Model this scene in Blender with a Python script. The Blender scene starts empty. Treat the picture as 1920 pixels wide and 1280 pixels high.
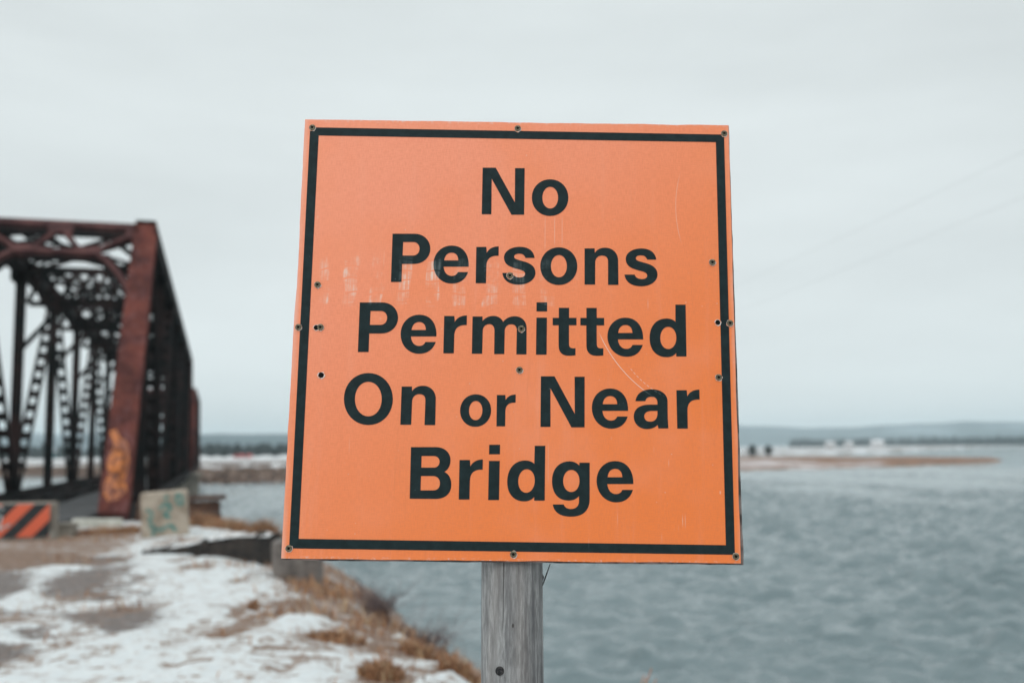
import bpy, bmesh, math, random
import numpy as np
from mathutils import Vector, Matrix
from mathutils.geometry import tessellate_polygon

rng = np.random.default_rng(7)
random.seed(7)
S = bpy.context.scene
COL = S.collection

# ------------------------------------------------------------------ camera
FPX = 1867.0                                  # focal length in pixels of a 1920 px wide frame (35 mm lens)
EYE = np.array([0.0, 0.0, 1.6])
PITCH, ROLL = math.atan(203 / FPX), math.radians(0.71)
_r = np.array([1, 0, 0.0]); _u = np.array([0, -math.sin(PITCH), math.cos(PITCH)]); _f = np.array([0, math.cos(PITCH), math.sin(PITCH)])
CR = _r * math.cos(ROLL) - _u * math.sin(ROLL)
CU = _u * math.cos(ROLL) + _r * math.sin(ROLL)
RM = np.array([CR, CU, _f]).T                 # columns: right, up, forward
cam = bpy.data.objects.new('camera', bpy.data.cameras.new('camera'))
COL.objects.link(cam)
m4 = Matrix.Identity(4)
for i in range(3):
    m4[i][0], m4[i][1], m4[i][2], m4[i][3] = RM[i, 0], RM[i, 1], -RM[i, 2], EYE[i]
cam.matrix_world = m4
cam.data.lens = 35.0; cam.data.sensor_width = 36.0
cam.data.clip_start = 0.1; cam.data.clip_end = 20000
cam.data.dof.use_dof = True
cam.data.dof.focus_distance = 1.718
cam.data.dof.aperture_fstop = 2.8
S.camera = cam

# ------------------------------------------------------------------ sky and sun
SUN_EL, SUN_AZ = math.radians(42), math.radians(205)     # azimuth clockwise from +Y: behind the photographer
world = bpy.data.worlds.new('World'); S.world = world
world.use_nodes = True
nt = world.node_tree
for n in list(nt.nodes): nt.nodes.remove(n)
N = nt.nodes.new; Lk = nt.links.new
sky = N('ShaderNodeTexSky'); sky.sky_type = 'NISHITA'; sky.sun_disc = False
sky.sun_elevation = SUN_EL; sky.sun_rotation = SUN_AZ
tc = N('ShaderNodeTexCoord')
sep = N('ShaderNodeSeparateXYZ'); Lk(tc.outputs['Generated'], sep.inputs[0])
mp = N('ShaderNodeMapping'); mp.inputs['Scale'].default_value = (1.2, 1.2, 5.0); Lk(tc.outputs['Generated'], mp.inputs[0])
nz = N('ShaderNodeTexNoise'); nz.inputs['Scale'].default_value = 1.7; nz.inputs['Detail'].default_value = 4; nz.inputs['Roughness'].default_value = 0.5
Lk(mp.outputs[0], nz.inputs['Vector'])
r1 = N('ShaderNodeMapRange'); r1.inputs[1].default_value = 0.3; r1.inputs[2].default_value = 0.7; r1.inputs[3].default_value = 0.90; r1.inputs[4].default_value = 1.07
Lk(nz.outputs['Fac'], r1.inputs[0])
r2 = N('ShaderNodeMapRange'); r2.interpolation_type = 'SMOOTHSTEP'
r2.inputs[1].default_value = 0.42; r2.inputs[2].default_value = 0.95; r2.inputs[3].default_value = 1.0; r2.inputs[4].default_value = 1.75
Lk(sep.outputs[2], r2.inputs[0])
mu = N('ShaderNodeMath'); mu.operation = 'MULTIPLY'; Lk(r1.outputs[0], mu.inputs[0]); Lk(r2.outputs[0], mu.inputs[1])
cl = N('ShaderNodeVectorMath'); cl.operation = 'SCALE'; cl.inputs[0].default_value = (7.75, 8.38, 8.45); Lk(mu.outputs[0], cl.inputs[3])
hs = N('ShaderNodeHueSaturation'); hs.inputs['Saturation'].default_value = 0.35; Lk(sky.outputs[0], hs.inputs['Color'])
mx = N('ShaderNodeMixRGB'); mx.inputs[0].default_value = 0.93; Lk(hs.outputs[0], mx.inputs[1]); Lk(cl.outputs[0], mx.inputs[2])
bg = N('ShaderNodeBackground'); bg.inputs['Strength'].default_value = 0.1; Lk(mx.outputs[0], bg.inputs['Color'])
wo = N('ShaderNodeOutputWorld'); Lk(bg.outputs[0], wo.inputs['Surface'])

sun = bpy.data.objects.new('sun', bpy.data.lights.new('sun', 'SUN')); COL.objects.link(sun)
sun.data.energy = 0.9; sun.data.angle = math.radians(35); sun.data.color = (1.0, 0.965, 0.92)
sd = Vector((math.sin(SUN_AZ) * math.cos(SUN_EL), math.cos(SUN_AZ) * math.cos(SUN_EL), math.sin(SUN_EL)))
sun.rotation_euler = sd.to_track_quat('Z', 'Y').to_euler()

S.view_settings.view_transform = 'Standard'; S.view_settings.look = 'None'
S.view_settings.gamma = 1.0; S.view_settings.exposure = 0.0
S.render.engine = 'CYCLES'
S.cycles.max_bounces = 6; S.cycles.diffuse_bounces = 3; S.cycles.glossy_bounces = 3; S.cycles.volume_bounces = 1
S.cycles.use_denoising = True
S.cycles.sample_clamp_indirect = 6.0

# ------------------------------------------------------------------ small helpers
def ray(px, py):
    return RM @ np.array([(px - 960) / FPX, -(py - 640) / FPX, 1.0])
def at(px, py, z=0.0):
    d = ray(px, py); return EYE + d * (z - EYE[2]) / d[2]
def at_depth(px, py, d):
    return EYE + ray(px, py) * d

def link(o, parent=None):
    COL.objects.link(o)
    if parent is not None: o.parent = parent
    return o
def tag(o, label=None, cat=None, group=None, kind=None):
    if label: o['label'] = label
    if cat: o['category'] = cat
    if group: o['group'] = group
    if kind: o['kind'] = kind
    return o
def empty(name, loc=(0, 0, 0), rz=0.0):
    o = bpy.data.objects.new(name, None); o.empty_display_size = 0.2
    o.location = loc; o.rotation_euler = (0, 0, rz); return link(o)
def copy_tree(o, parent=None):
    c = o.copy(); COL.objects.link(c); c.parent = parent
    for ch in list(o.children): copy_tree(ch, c)
    return c

def mesh_np(name, V, F, mats, parent=None, smooth=False, mat_idx=None, attrs=None):
    """V (n,3) array, F (m,k) int array of equal-size faces"""
    me = bpy.data.meshes.new(name)
    V = np.ascontiguousarray(V, dtype=np.float32); F = np.ascontiguousarray(F, dtype=np.int32)
    me.vertices.add(len(V)); me.vertices.foreach_set('co', V.ravel())
    k = F.shape[1]
    me.loops.add(F.size); me.loops.foreach_set('vertex_index', F.ravel())
    me.polygons.add(len(F)); me.polygons.foreach_set('loop_start', np.arange(0, F.size, k, dtype=np.int32))
    for m in (mats if isinstance(mats, (list, tuple)) else [mats]): me.materials.append(m)
    if mat_idx is not None: me.polygons.foreach_set('material_index', np.asarray(mat_idx, dtype=np.int32))
    me.polygons.foreach_set('use_smooth', np.full(len(F), smooth))
    for nm, a in (attrs or {}).items():
        at_ = me.attributes.new(nm, 'FLOAT', 'POINT'); at_.data.foreach_set('value', np.asarray(a, dtype=np.float32).ravel())
    me.update(calc_edges=True); me.validate()
    return link(bpy.data.objects.new(name, me), parent)

def grid_faces(nr, nc, wrap=False):
    i = np.arange(nr - 1)[:, None]; j = np.arange(nc if wrap else nc - 1)[None, :]
    j2 = (j + 1) % nc
    return np.stack([i * nc + j, i * nc + j2, (i + 1) * nc + j2, (i + 1) * nc + j], -1).reshape(-1, 4)

class MB:
    def __init__(s): s.v = []; s.f = []; s.m = []
    def add(s, vs, fs, m=0):
        b = len(s.v); s.v += [tuple(map(float, v)) for v in vs]
        for f in fs: s.f.append(tuple(b + i for i in f)); s.m.append(m)
    def frame(s, c, ax, ay, az, m=0):
        c, ax, ay, az = map(np.asarray, (c, ax, ay, az))
        vs = [c + sx * ax + sy * ay + sz * az for sx in (-1, 1) for sy in (-1, 1) for sz in (-1, 1)]
        s.add(vs, [(0, 1, 3, 2), (4, 6, 7, 5), (0, 4, 5, 1), (2, 3, 7, 6), (0, 2, 6, 4), (1, 5, 7, 3)], m)
    def box(s, lo, hi, m=0):
        lo, hi = np.array(lo, float), np.array(hi, float); h = (hi - lo) / 2
        s.frame((lo + hi) / 2, (h[0], 0, 0), (0, h[1], 0), (0, 0, h[2]), m)
    def beam(s, p, q, w, h, side=(1, 0, 0), m=0, off=(0, 0)):
        """box from p to q; w along `side`, h perpendicular to it"""
        p, q = np.array(p, float), np.array(q, float); d = q - p; L = np.linalg.norm(d); d = d / L
        sd_ = np.array(side, float); sd_ = sd_ - d * (sd_ @ d); sd_ /= np.linalg.norm(sd_); n = np.cross(d, sd_)
        c = (p + q) / 2 + sd_ * off[0] + n * off[1]
        s.frame(c, sd_ * w / 2, d * L / 2, n * h / 2, m)
    def tube(s, pts, r, n=8, m=0, cap=True):
        pts = [np.array(p, float) for p in pts]; rs = r if hasattr(r, '__len__') else [r] * len(pts)
        b = len(s.v); up = np.array([0, 0, 1.0])
        for i, p in enumerate(pts):
            t = pts[min(i + 1, len(pts) - 1)] - pts[max(i - 1, 0)]; t = t / np.linalg.norm(t)
            a = np.cross(t, up if abs(t[2]) < .95 else np.array([1, 0, 0])); a /= np.linalg.norm(a); c = np.cross(t, a)
            for k in range(n):
                an = 2 * math.pi * k / n
                s.v.append(tuple(p + rs[i] * (math.cos(an) * a + math.sin(an) * c)))
        for i in range(len(pts) - 1):
            for k in range(n):
                k2 = (k + 1) % n
                s.f.append((b + i * n + k, b + i * n + k2, b + (i + 1) * n + k2, b + (i + 1) * n + k)); s.m.append(m)
        if cap:
            s.f.append(tuple(b + k for k in range(n))); s.m.append(m)
            e = b + (len(pts) - 1) * n
            s.f.append(tuple(e + k for k in range(n))[::-1]); s.m.append(m)
    def build(s, name, mats, parent=None, bevel=0, smooth=False):
        me = bpy.data.meshes.new(name); me.from_pydata(s.v, [], s.f)
        for mm in (mats if isinstance(mats, (list, tuple)) else [mats]): me.materials.append(mm)
        me.polygons.foreach_set('material_index', np.array(s.m, dtype=np.int32))
        bm = bmesh.new(); bm.from_mesh(me)
        bmesh.ops.recalc_face_normals(bm, faces=bm.faces)
        if bevel: bmesh.ops.bevel(bm, geom=list(bm.edges), offset=bevel, segments=2, affect='EDGES', profile=.6)
        if smooth:
            for f in bm.faces: f.smooth = True
        bm.to_mesh(me); bm.free()
        return link(bpy.data.objects.new(name, me), parent)

# ---- numpy value noise
def _hash(ix, iy, seed):
    h = (ix.astype(np.int64) * 374761393 + iy.astype(np.int64) * 668265263 + seed * 974711) & 0x7fffffff
    h = ((h ^ (h >> 13)) * 1274126177) & 0x7fffffff
    return ((h ^ (h >> 16)) & 0xffff) / 65535.0
def vnoise(x, y, seed=0):
    x = np.asarray(x, float); y = np.asarray(y, float)
    ix, iy = np.floor(x), np.floor(y); fx, fy = x - ix, y - iy
    fx = fx * fx * (3 - 2 * fx); fy = fy * fy * (3 - 2 * fy)
    a = _hash(ix, iy, seed); b = _hash(ix + 1, iy, seed); c = _hash(ix, iy + 1, seed); d = _hash(ix + 1, iy + 1, seed)
    return a + (b - a) * fx + (c - a) * fy + (a - b - c + d) * fx * fy
def fbm(x, y, o=4, seed=0, g=.5):
    s = 0; a = 1; t = 0
    for i in range(o):
        s = s + a * vnoise(x * 2 ** i + 17.3 * i, y * 2 ** i - 9.1 * i, seed + i); t += a; a *= g
    return s / t
def sstep(a, b, x):
    t = np.clip((x - a) / (b - a), 0, 1); return t * t * (3 - 2 * t)

# ---- materials
class Mat:
    def __init__(s, name, rough=.7, base=(.5, .5, .5), metallic=0, spec=.5):
        s.m = bpy.data.materials.new(name); s.m.use_nodes = True; s.t = s.m.node_tree
        s.b = s.t.nodes['Principled BSDF']
        s.b.inputs['Roughness'].default_value = rough; s.b.inputs['Metallic'].default_value = metallic
        s.b.inputs['Base Color'].default_value = (*base, 1); s.b.inputs['Specular IOR Level'].default_value = spec
        s.tc = s.n('ShaderNodeTexCoord')
    def n(s, t, **kw):
        nd = s.t.nodes.new(t)
        for k, v in kw.items(): setattr(nd, k, v)
        return nd
    def put(s, sock, v):
        if isinstance(v, bpy.types.NodeSocket): s.t.links.new(v, sock)
        elif v is not None:
            if sock.type == 'RGBA' and len(v) == 3: v = (*v, 1)
            sock.default_value = v
    def noise(s, scale, detail=4, rough=.55, stretch=None, dist=0, coord='Object', vec=None):
        v = vec or s.tc.outputs[coord]
        if stretch:
            mp_ = s.n('ShaderNodeMapping'); mp_.inputs['Scale'].default_value = stretch; s.put(mp_.inputs[0], v); v = mp_.outputs[0]
        nd = s.n('ShaderNodeTexNoise'); s.put(nd.inputs['Vector'], v)
        nd.inputs['Scale'].default_value = scale; nd.inputs['Detail'].default_value = detail
        nd.inputs['Roughness'].default_value = rough; nd.inputs['Distortion'].default_value = dist
        return nd.outputs['Fac']
    def vor(s, scale, stretch=None, feature='F1', out='Distance', coord='Object'):
        v = s.tc.outputs[coord]
        if stretch:
            mp_ = s.n('ShaderNodeMapping'); mp_.inputs['Scale'].default_value = stretch; s.put(mp_.inputs[0], v); v = mp_.outputs[0]
        nd = s.n('ShaderNodeTexVoronoi'); nd.feature = feature; s.put(nd.inputs['Vector'], v); nd.inputs['Scale'].default_value = scale
        return nd.outputs[out]
    def rng(s, v, a, b, c=0., d=1., smooth=True):
        nd = s.n('ShaderNodeMapRange'); nd.interpolation_type = 'SMOOTHSTEP' if smooth else 'LINEAR'
        s.put(nd.inputs[0], v)
        for i, q in enumerate((a, b, c, d)): nd.inputs[i + 1].default_value = q
        return nd.outputs[0]
    def math(s, op, a, b=None, c=None):
        nd = s.n('ShaderNodeMath', operation=op); s.put(nd.inputs[0], a)
        if b is not None: s.put(nd.inputs[1], b)
        if c is not None: s.put(nd.inputs[2], c)
        return nd.outputs[0]
    def mix(s, f, a, b, mode='MIX'):
        nd = s.n('ShaderNodeMixRGB', blend_type=mode); s.put(nd.inputs[0], f); s.put(nd.inputs[1], a); s.put(nd.inputs[2], b)
        return nd.outputs[0]
    def attr(s, name):
        nd = s.n('ShaderNodeAttribute'); nd.attribute_name = name; return nd.outputs['Fac']
    def xyz(s, coord='Object'):
        nd = s.n('ShaderNodeSeparateXYZ'); s.put(nd.inputs[0], s.tc.outputs[coord]); return nd.outputs
    def color(s, c): s.put(s.b.inputs['Base Color'], c); return s
    def rough(s, c): s.put(s.b.inputs['Roughness'], c); return s
    def bump(s, h, strength=.3, dist=.01):
        nd = s.n('ShaderNodeBump'); nd.inputs['Strength'].default_value = strength; nd.inputs['Distance'].default_value = dist
        s.put(nd.inputs['Height'], h); s.put(s.b.inputs['Normal'], nd.outputs[0]); return s

# ================================================================== LARGE STRUCTURE
WZ = -1.9                                                     # water level
# bridge frame
TH, BA, BV, PN, HT = 0.28726, 2.281, 24.93, 7.815, 8.62
BR = np.array([math.cos(TH), math.sin(TH), 0]); BD = np.array([-math.sin(TH), math.cos(TH), 0])
BO = -BA * BR + BV * BD
def bw(x, y, z): return BO + x * BR + y * BD + np.array([0, 0, z])

# ---- the near bank: one height field that falls into the river along its edge
EDGE = np.array([(60, -40), (25, -24), (9, -12), (3.0, -3), (1.3, 3.0), (0.15, 6.3), (-0.45, 8.6), (-1.5, 11.0), (-2.3, 13.2), (-3.4, 15.4), (-4.4, 19.0),
                 (-5.6, 23.2), (-7.0, 25.0), (-10.0, 24.6), (-14.5, 23.0), (-21, 20.5), (-45, 17), (-120, 10), (-400, -20)], float)
def edge_dist(x, y):
    """signed distance to the bank edge, positive inland"""
    best = np.full(x.shape, 1e9); sgn = np.ones(x.shape)
    for a, b in zip(EDGE[:-1], EDGE[1:]):
        d = b - a; L2 = d @ d
        t = np.clip(((x - a[0]) * d[0] + (y - a[1]) * d[1]) / L2, 0, 1)
        dx, dy = x - a[0] - t * d[0], y - a[1] - t * d[1]
        dd = dx * dx + dy * dy
        side = np.sign(d[0] * (y - a[1]) - d[1] * (x - a[0]))   # + = left of travel
        up = dd < best - 1e-12
        best = np.where(up, dd, best); sgn = np.where(up, side, sgn)
    return np.sqrt(best) * np.where(sgn == 0, 1, sgn)
def ground_z(x, y):
    s = edge_dist(x, y)
    s = s + .35 * (fbm(x * .9, y * .9, 3, 11) - .5) * 2
    z = .10 * (fbm(x * .35, y * .35, 3, 3) - .5) + .05 * (fbm(x * 2.2, y * 2.2, 3, 5) - .5)
    crest = sstep(0.0, 1.3, s)
    z = z - .16 * (1 - crest)
    z = z - np.where(s < .15, np.minimum(.62 * np.clip(.15 - s, 0, None), 3.0), 0)
    return z
xs = np.unique(np.concatenate([np.linspace(-420, -40, 40), np.linspace(-40, -22, 50), np.linspace(-22, -13, 90), np.linspace(-13, 4, 250), np.linspace(4, 10, 40), np.linspace(10, 70, 40)]))
ys = np.unique(np.concatenate([np.linspace(-300, -10, 40), np.linspace(-10, 4, 60), np.linspace(4, 17, 190), np.linspace(17, 28, 120), np.linspace(28, 40, 14)]))
GX, GY = np.meshgrid(xs, ys)
GS = edge_dist(GX, GY)
GZ = ground_z(GX, GY)

def poly_mask(pts, soft=.35, warp=.5, seed=0):
    """soft world-space patch from a polygon of ground points"""
    P = np.array([at(px, py, 0.02)[:2] for px, py in pts])
    x = GX + warp * (fbm(GX * 1.3, GY * 1.3, 3, 40 + seed) - .5) * 2; y = GY + warp * 1.6 * (fbm(GX * 1.3, GY * 1.3, 3, 60 + seed) - .5) * 2
    inside = np.zeros(x.shape, bool); best = np.full(x.shape, 1e9)
    for (ax, ay), (bx, by) in zip(P, np.roll(P, -1, 0)):
        c = ((ay > y) != (by > y)) & (x < (bx - ax) * (y - ay) / (by - ay + 1e-12) + ax); inside ^= c
        d = np.array([bx - ax, by - ay]); t = np.clip(((x - ax) * d[0] + (y - ay) * d[1]) / (d @ d), 0, 1)
        best = np.minimum(best, (x - ax - t * d[0]) ** 2 + (y - ay - t * d[1]) ** 2)
    sd_ = np.sqrt(best) * np.where(inside, 1, -1)
    return sstep(-soft, soft, sd_)
gravel = np.zeros(GX.shape)
for i, p in enumerate([[(70, 1098), (130, 1066), (230, 1060), (222, 1118), (128, 1126)],
                       [(118, 1146), (200, 1138), (305, 1122), (322, 1150), (292, 1172), (200, 1182), (120, 1166)],
                       [(-60, 1190), (40, 1200), (56, 1226), (20, 1246), (-60, 1250)],
                       [(62, 1176), (118, 1162), (122, 1188), (66, 1196)],
                       [(-80, 1072), (60, 1062), (40, 1100), (-20, 1128), (-80, 1130)],
                       [(215, 1060), (255, 1050), (258, 1110), (224, 1118)],
                       [(-80, 1028), (120, 1030), (250, 1040), (200, 1062), (60, 1066), (-80, 1074)],
                       [(-80, 1138), (20, 1140), (70, 1156), (10, 1166), (-80, 1164)]]):
    gravel = np.maximum(gravel, poly_mask(p, .3, .35, i))
gravel *= 1.0 + .5 * fbm(GX * 2.2, GY * 2.2, 3, 21)
brown = np.zeros(GX.shape)
for i, p in enumerate([[(-120, 1000), (60, 1002), (240, 996), (262, 1012), (180, 1040), (90, 1060), (-120, 1078)],
                       [(90, 1124), (125, 1116), (128, 1132), (95, 1134)],
                       [(-80, 1160), (130, 1158), (118, 1176), (-80, 1182)],
                       [(230, 1030), (262, 1026), (258, 1046), (235, 1048)]]):
    brown = np.maximum(brown, poly_mask(p, .6, .5, 10 + i))
brown *= .74 + .55 * fbm(GX * 1.6, GY * 1.6, 3, 31)
rim = sstep(1.7, .1, GS) * (.04 + 1.25 * sstep(.42, .68, fbm(GX * 2.0, GY * .9, 4, 81))) * sstep(24.5, 23, GY)
rim = np.maximum(rim, sstep(.1, -.25, GS))
tuft = sstep(.56, .66, fbm(GX * 2.0, GY * .85, 4, 91)) * sstep(5.5, .6, GS) * .85 + .75 * sstep(4.6, .8, GS) * sstep(.25, .75, fbm(GX * 2.4, GY * 1.0, 4, 92)) * sstep(19, 14, GY)
brown = np.clip(np.maximum.reduce([brown, rim, tuft]), 0, 1)
snowy = np.clip(1 - np.maximum(brown, gravel), 0, 1)
GZ = GZ + .035 * sstep(.4, .8, snowy)

gm = Mat('snowy_ground', .85)
g_n1 = gm.noise(2.6, 6, .62); g_n2 = gm.noise(14, 5, .6); g_n3 = gm.noise(60, 3, .6)
nsum = gm.math('ADD', gm.math('ADD', gm.math('MULTIPLY', gm.noise(4.5, 6, .7, (.8, 1.3, 1)), .42), gm.math('MULTIPLY', g_n2, .36)), gm.math('MULTIPLY', g_n3, .22))
gb = gm.math('ADD', gm.attr('brown'), gm.math('MULTIPLY', gm.math('SUBTRACT', nsum, .5), 7.0))
gg = gm.math('ADD', gm.attr('gravel'), gm.math('MULTIPLY', gm.math('SUBTRACT', nsum, .5), 7.0))
snowc = gm.mix(gm.rng(g_n2, .3, .7), (.62, .65, .665), (.72, .74, .745))
snowc = gm.mix(gm.rng(gm.math('MULTIPLY', g_n2, g_n1), .30, .40, 0, .8), snowc, (.36, .30, .265))
snowc = gm.mix(gm.rng(gm.noise(6.0, 6, .7), .52, .68, 0, .65), snowc, (.44, .40, .38))
grassc = gm.mix(gm.rng(g_n3, .3, .7), (.065, .035, .022), (.28, .155, .09))
grassc = gm.mix(gm.rng(g_n2, .45, .7, 0, .55), grassc, (.40, .33, .29))
gravc = gm.mix(gm.rng(g_n3, .35, .65), (.055, .045, .042), (.25, .21, .195))
gravc = gm.mix(gm.rng(g_n2, .55, .75, 0, .5), gravc, (.52, .50, .49))
c = gm.mix(gm.rng(gg, .36, .80), snowc, gravc)
c = gm.mix(gm.rng(gb, .38, .86), c, grassc)
gm.color(c); gm.bump(gm.math('ADD', gm.math('MULTIPLY', g_n2, .6), gm.math('MULTIPLY', g_n3, .4)), .8, .05)
ground = mesh_np('ground', np.stack([GX, GY, GZ], -1).reshape(-1, 3), grid_faces(len(ys), len(xs)), gm.m, smooth=True,
                 attrs={'brown': brown, 'gravel': gravel})
tag(ground, kind='structure')

# ---- the river
nr, R0, R1 = 1250, 6.0, 4300.0
rad = R0 * (R1 / R0) ** (np.arange(nr) / (nr - 1))
ang = np.unique(np.concatenate([np.radians(np.linspace(-180, -45, 60, endpoint=False)), np.radians(np.linspace(-45, 45, 520)), np.radians(np.linspace(45, 180, 60, endpoint=False)[1:])]))
RR, AA = np.meshgrid(rad, ang, indexing='ij')
WX, WY = RR * np.sin(AA), RR * np.cos(AA)
dr = RR * (math.log(R1 / R0) / (nr - 1)); da = RR * math.radians(90 / 520)
sp = np.maximum(dr, da)
WH = np.zeros(WX.shape); wr = np.random.default_rng(3)
patch = .35 + 1.3 * sstep(.25, .75, fbm(WX * .16, WY * .06, 3, 71))
for i in range(110):
    lam = .34 * (2.3 / .34) ** wr.random(); kk = 2 * math.pi / lam
    a0 = math.radians(200 + wr.normal() * 38); ph = wr.random() * 6.283
    amp = .0104 * lam ** .95 * (.4 + wr.random())
    fil = sstep(1.6, 3.4, lam / sp)
    if not fil.any(): continue
    arg = kk * (WX * math.sin(a0) + WY * math.cos(a0)) + ph + 1.2 * (vnoise(WX * .35 / lam, WY * .35 / lam, 100 + i) - .5) * 6
    WH += amp * fil * (np.sin(arg) + .25 * np.sin(2 * arg + .6))
WH *= patch
wm = Mat('river_water', .06, (.132, .176, .188), spec=.5)
wm.b.inputs['IOR'].default_value = 1.33
w1 = wm.noise(1.9, 4, .6, (.8, 1.5, 1)); w2 = wm.noise(4.5, 3, .55, (.8, 1.5, 1)); w3 = wm.noise(.13, 3, .6, (1, 2.0, 1))
wm.bump(wm.math('ADD', wm.math('ADD', wm.math('MULTIPLY', w1, .55), wm.math('MULTIPLY', w2, .22)), wm.math('MULTIPLY', w3, .9)), .9, .19)
water = mesh_np('water', np.stack([WX, WY, WZ + WH], -1).reshape(-1, 3), grid_faces(nr, len(ang), True), wm.m, smooth=True)
tag(water, kind='structure')

# ---- far shores
def polar_land(name, mat, azs, near, far, prof, n=60, pw=1.6):
    """land between shoreline distance near(az) and far(az); prof(t_m, az, dist) gives height above the water"""
    A = np.radians(azs)[:, None]; t = np.linspace(0, 1, n)[None, :] ** pw
    nd, fd = near(azs)[:, None], far(azs)[:, None]
    D = nd + (fd - nd) * t; X, Y = D * np.sin(A), D * np.cos(A)
    Z = WZ - .5 + prof(D - nd, azs[:, None] + 0 * D, D, X, Y)
    return tag(mesh_np(name, np.stack([X, Y, Z], -1).reshape(-1, 3), grid_faces(len(azs), n), mat, smooth=True), kind='structure')

bm_ = Mat('far_bank_ground', .9)
b1 = bm_.noise(.35, 5, .65); b2 = bm_.noise(1.6, 4, .6)
zz = bm_.xyz()[2]
bc = bm_.mix(bm_.rng(b2, .35, .65), (.022, .014, .012), (.17, .095, .06))
bc = bm_.mix(bm_.rng(b2, .55, .68), bc, (.42, .33, .28))
sn = bm_.math('ADD', bm_.rng(zz, WZ + 1.35, WZ + 2.2), bm_.math('MULTIPLY', bm_.math('SUBTRACT', b1, .5), 2.2))
bm_.color(bm_.mix(bm_.rng(sn, .35, .75), bc, (.64, .65, .66))); bm_.bump(b2, 1, .4)
azl = np.linspace(-48, -6, 260)
def shore_l(a): return np.interp(a, [-48, -30, -25.5, -21, -18, -16, -13, -6], [230, 200, 190, 150, 124, 119, 121, 150]) + 8 * (fbm(a * .9, a * 0, 3, 4) - .5)
def prof_l(t, a, D, X, Y):
    rock = 1.7 * (fbm(X * .55, Y * .55, 4, 14, .6) - .38) * sstep(0, 3, t) * sstep(26, 10, t)
    return .5 * sstep(0, 1.5, t) + 1.5 * sstep(.5, 9, t) + rock + .003 * t + .35 * (fbm(X * .05, Y * .05, 3, 24) - .5) * sstep(8, 30, t)
polar_land('far_bank', bm_.m, azl, shore_l, lambda a: shore_l(a) + 560, prof_l, 110, 2.2)

sm_ = Mat('marsh_ground', .9)
s1 = sm_.noise(.16, 5, .65, (1, 1, 1)); s2 = sm_.noise(.9, 4, .6)
mc = sm_.mix(sm_.rng(s2, .35, .65), (.10, .05, .028), (.29, .15, .085))
sxy = sm_.xyz()
snf = sm_.math('ADD', s1, sm_.rng(sxy[0], 84, 40, -.16, .05))
sm_.color(sm_.mix(sm_.rng(snf, .44, .60), mc, (.50, .45, .45))); sm_.bump(s2, 1, .3)
azr = np.linspace(4, 26.6, 200)
def spit_near(a): return np.interp(a, [4, 12.5, 15, 20, 24, 26.0, 26.6], [146, 152, 158, 172, 196, 222, 240])
def spit_far(a): return np.interp(a, [4, 12.5, 16, 20, 24, 26.0, 26.6], [330, 330, 310, 285, 262, 250, 242])
polar_land('sandbar', sm_.m, azr, spit_near, spit_far,
           lambda t, a, D, X, Y: (.5 * sstep(0, 3, t) + .55 * sstep(0, 14, t) + .5 * (fbm(X * .12, Y * .12, 4, 34) - .45)) * sstep(0, 1.2, (spit_far(a) - D) / 14) * sstep(26.6, 25.2, a) + .1, 50, 1)
fs_ = Mat('far_shore_ground', .9)
f1 = fs_.noise(.05, 5, .6)
fs_.color(fs_.mix(fs_.rng(f1, .42, .55), (.16, .13, .11), (.62, .63, .65)))
azf = np.linspace(0, 40, 120)
polar_land('far_shore', fs_.m, azf, lambda a: np.interp(a, [0, 13, 18, 21, 24, 26, 30, 40], [420, 430, 470, 560, 900, 1250, 1500, 1500]),
           lambda a: 0 * a + 2700, lambda t, a, D, X, Y: .5 + 1.0 * sstep(0, 20, t) + .0016 * t, 40, 2)

# ---- hills
hm = Mat('forested_hill', .95)
h1 = hm.noise(.0022, 6, .6); h2 = hm.noise(.012, 4, .6)
hc = hm.mix(hm.rng(h2, .35, .65), (.016, .04, .05), (.045, .08, .09))
hm.color(hm.mix(hm.rng(h1, .52, .62, 0, .55), hc, (.30, .36, .40)))
def hills(name, azs, d0, d1, top):
    A = np.radians(azs)[:, None]; t = np.linspace(0, 1, 26)[None, :]
    D = d0 + (d1 - d0) * t; X, Y = D * np.sin(A), D * np.cos(A)
    hgt = top(azs)[:, None] * np.sin(np.clip(t * 1.35, 0, 1) * math.pi / 2) ** .8 * (1 - .5 * sstep(.8, 1, t))
    Z = WZ + .4 + hgt * (.93 + .14 * fbm(X * .004, Y * .004, 4, 44))
    tag(mesh_np(name, np.stack([X, Y, Z], -1).reshape(-1, 3), grid_faces(len(azs), 26), hm.m, smooth=True), kind='structure')
azh = np.linspace(-50, 3, 220)
hills('near_hills', azh, 1500, 2100, lambda a: np.interp(a, [-50, -33, -27, -24, -20, -17, -14.5, -12, -6, 0, 3], [44, 46, 43, 40, 40, 38, 40.5, 38, 30, 14, 3]) * (1 + .16 * (fbm(a * .8, a * 0, 4, 54) - .5)))
azh = np.linspace(-6, 50, 240)
hills('far_hills', azh, 2800, 3900, lambda a: np.interp(a, [-6, 2, 8, 12.5, 15, 17.5, 19, 22, 24.5, 28, 36, 50], [10, 60, 70, 73, 73, 66, 64, 72, 73, 66, 58, 50]) * (1 + .12 * (fbm(a * .7, a * 0, 4, 64) - .5)))

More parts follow.
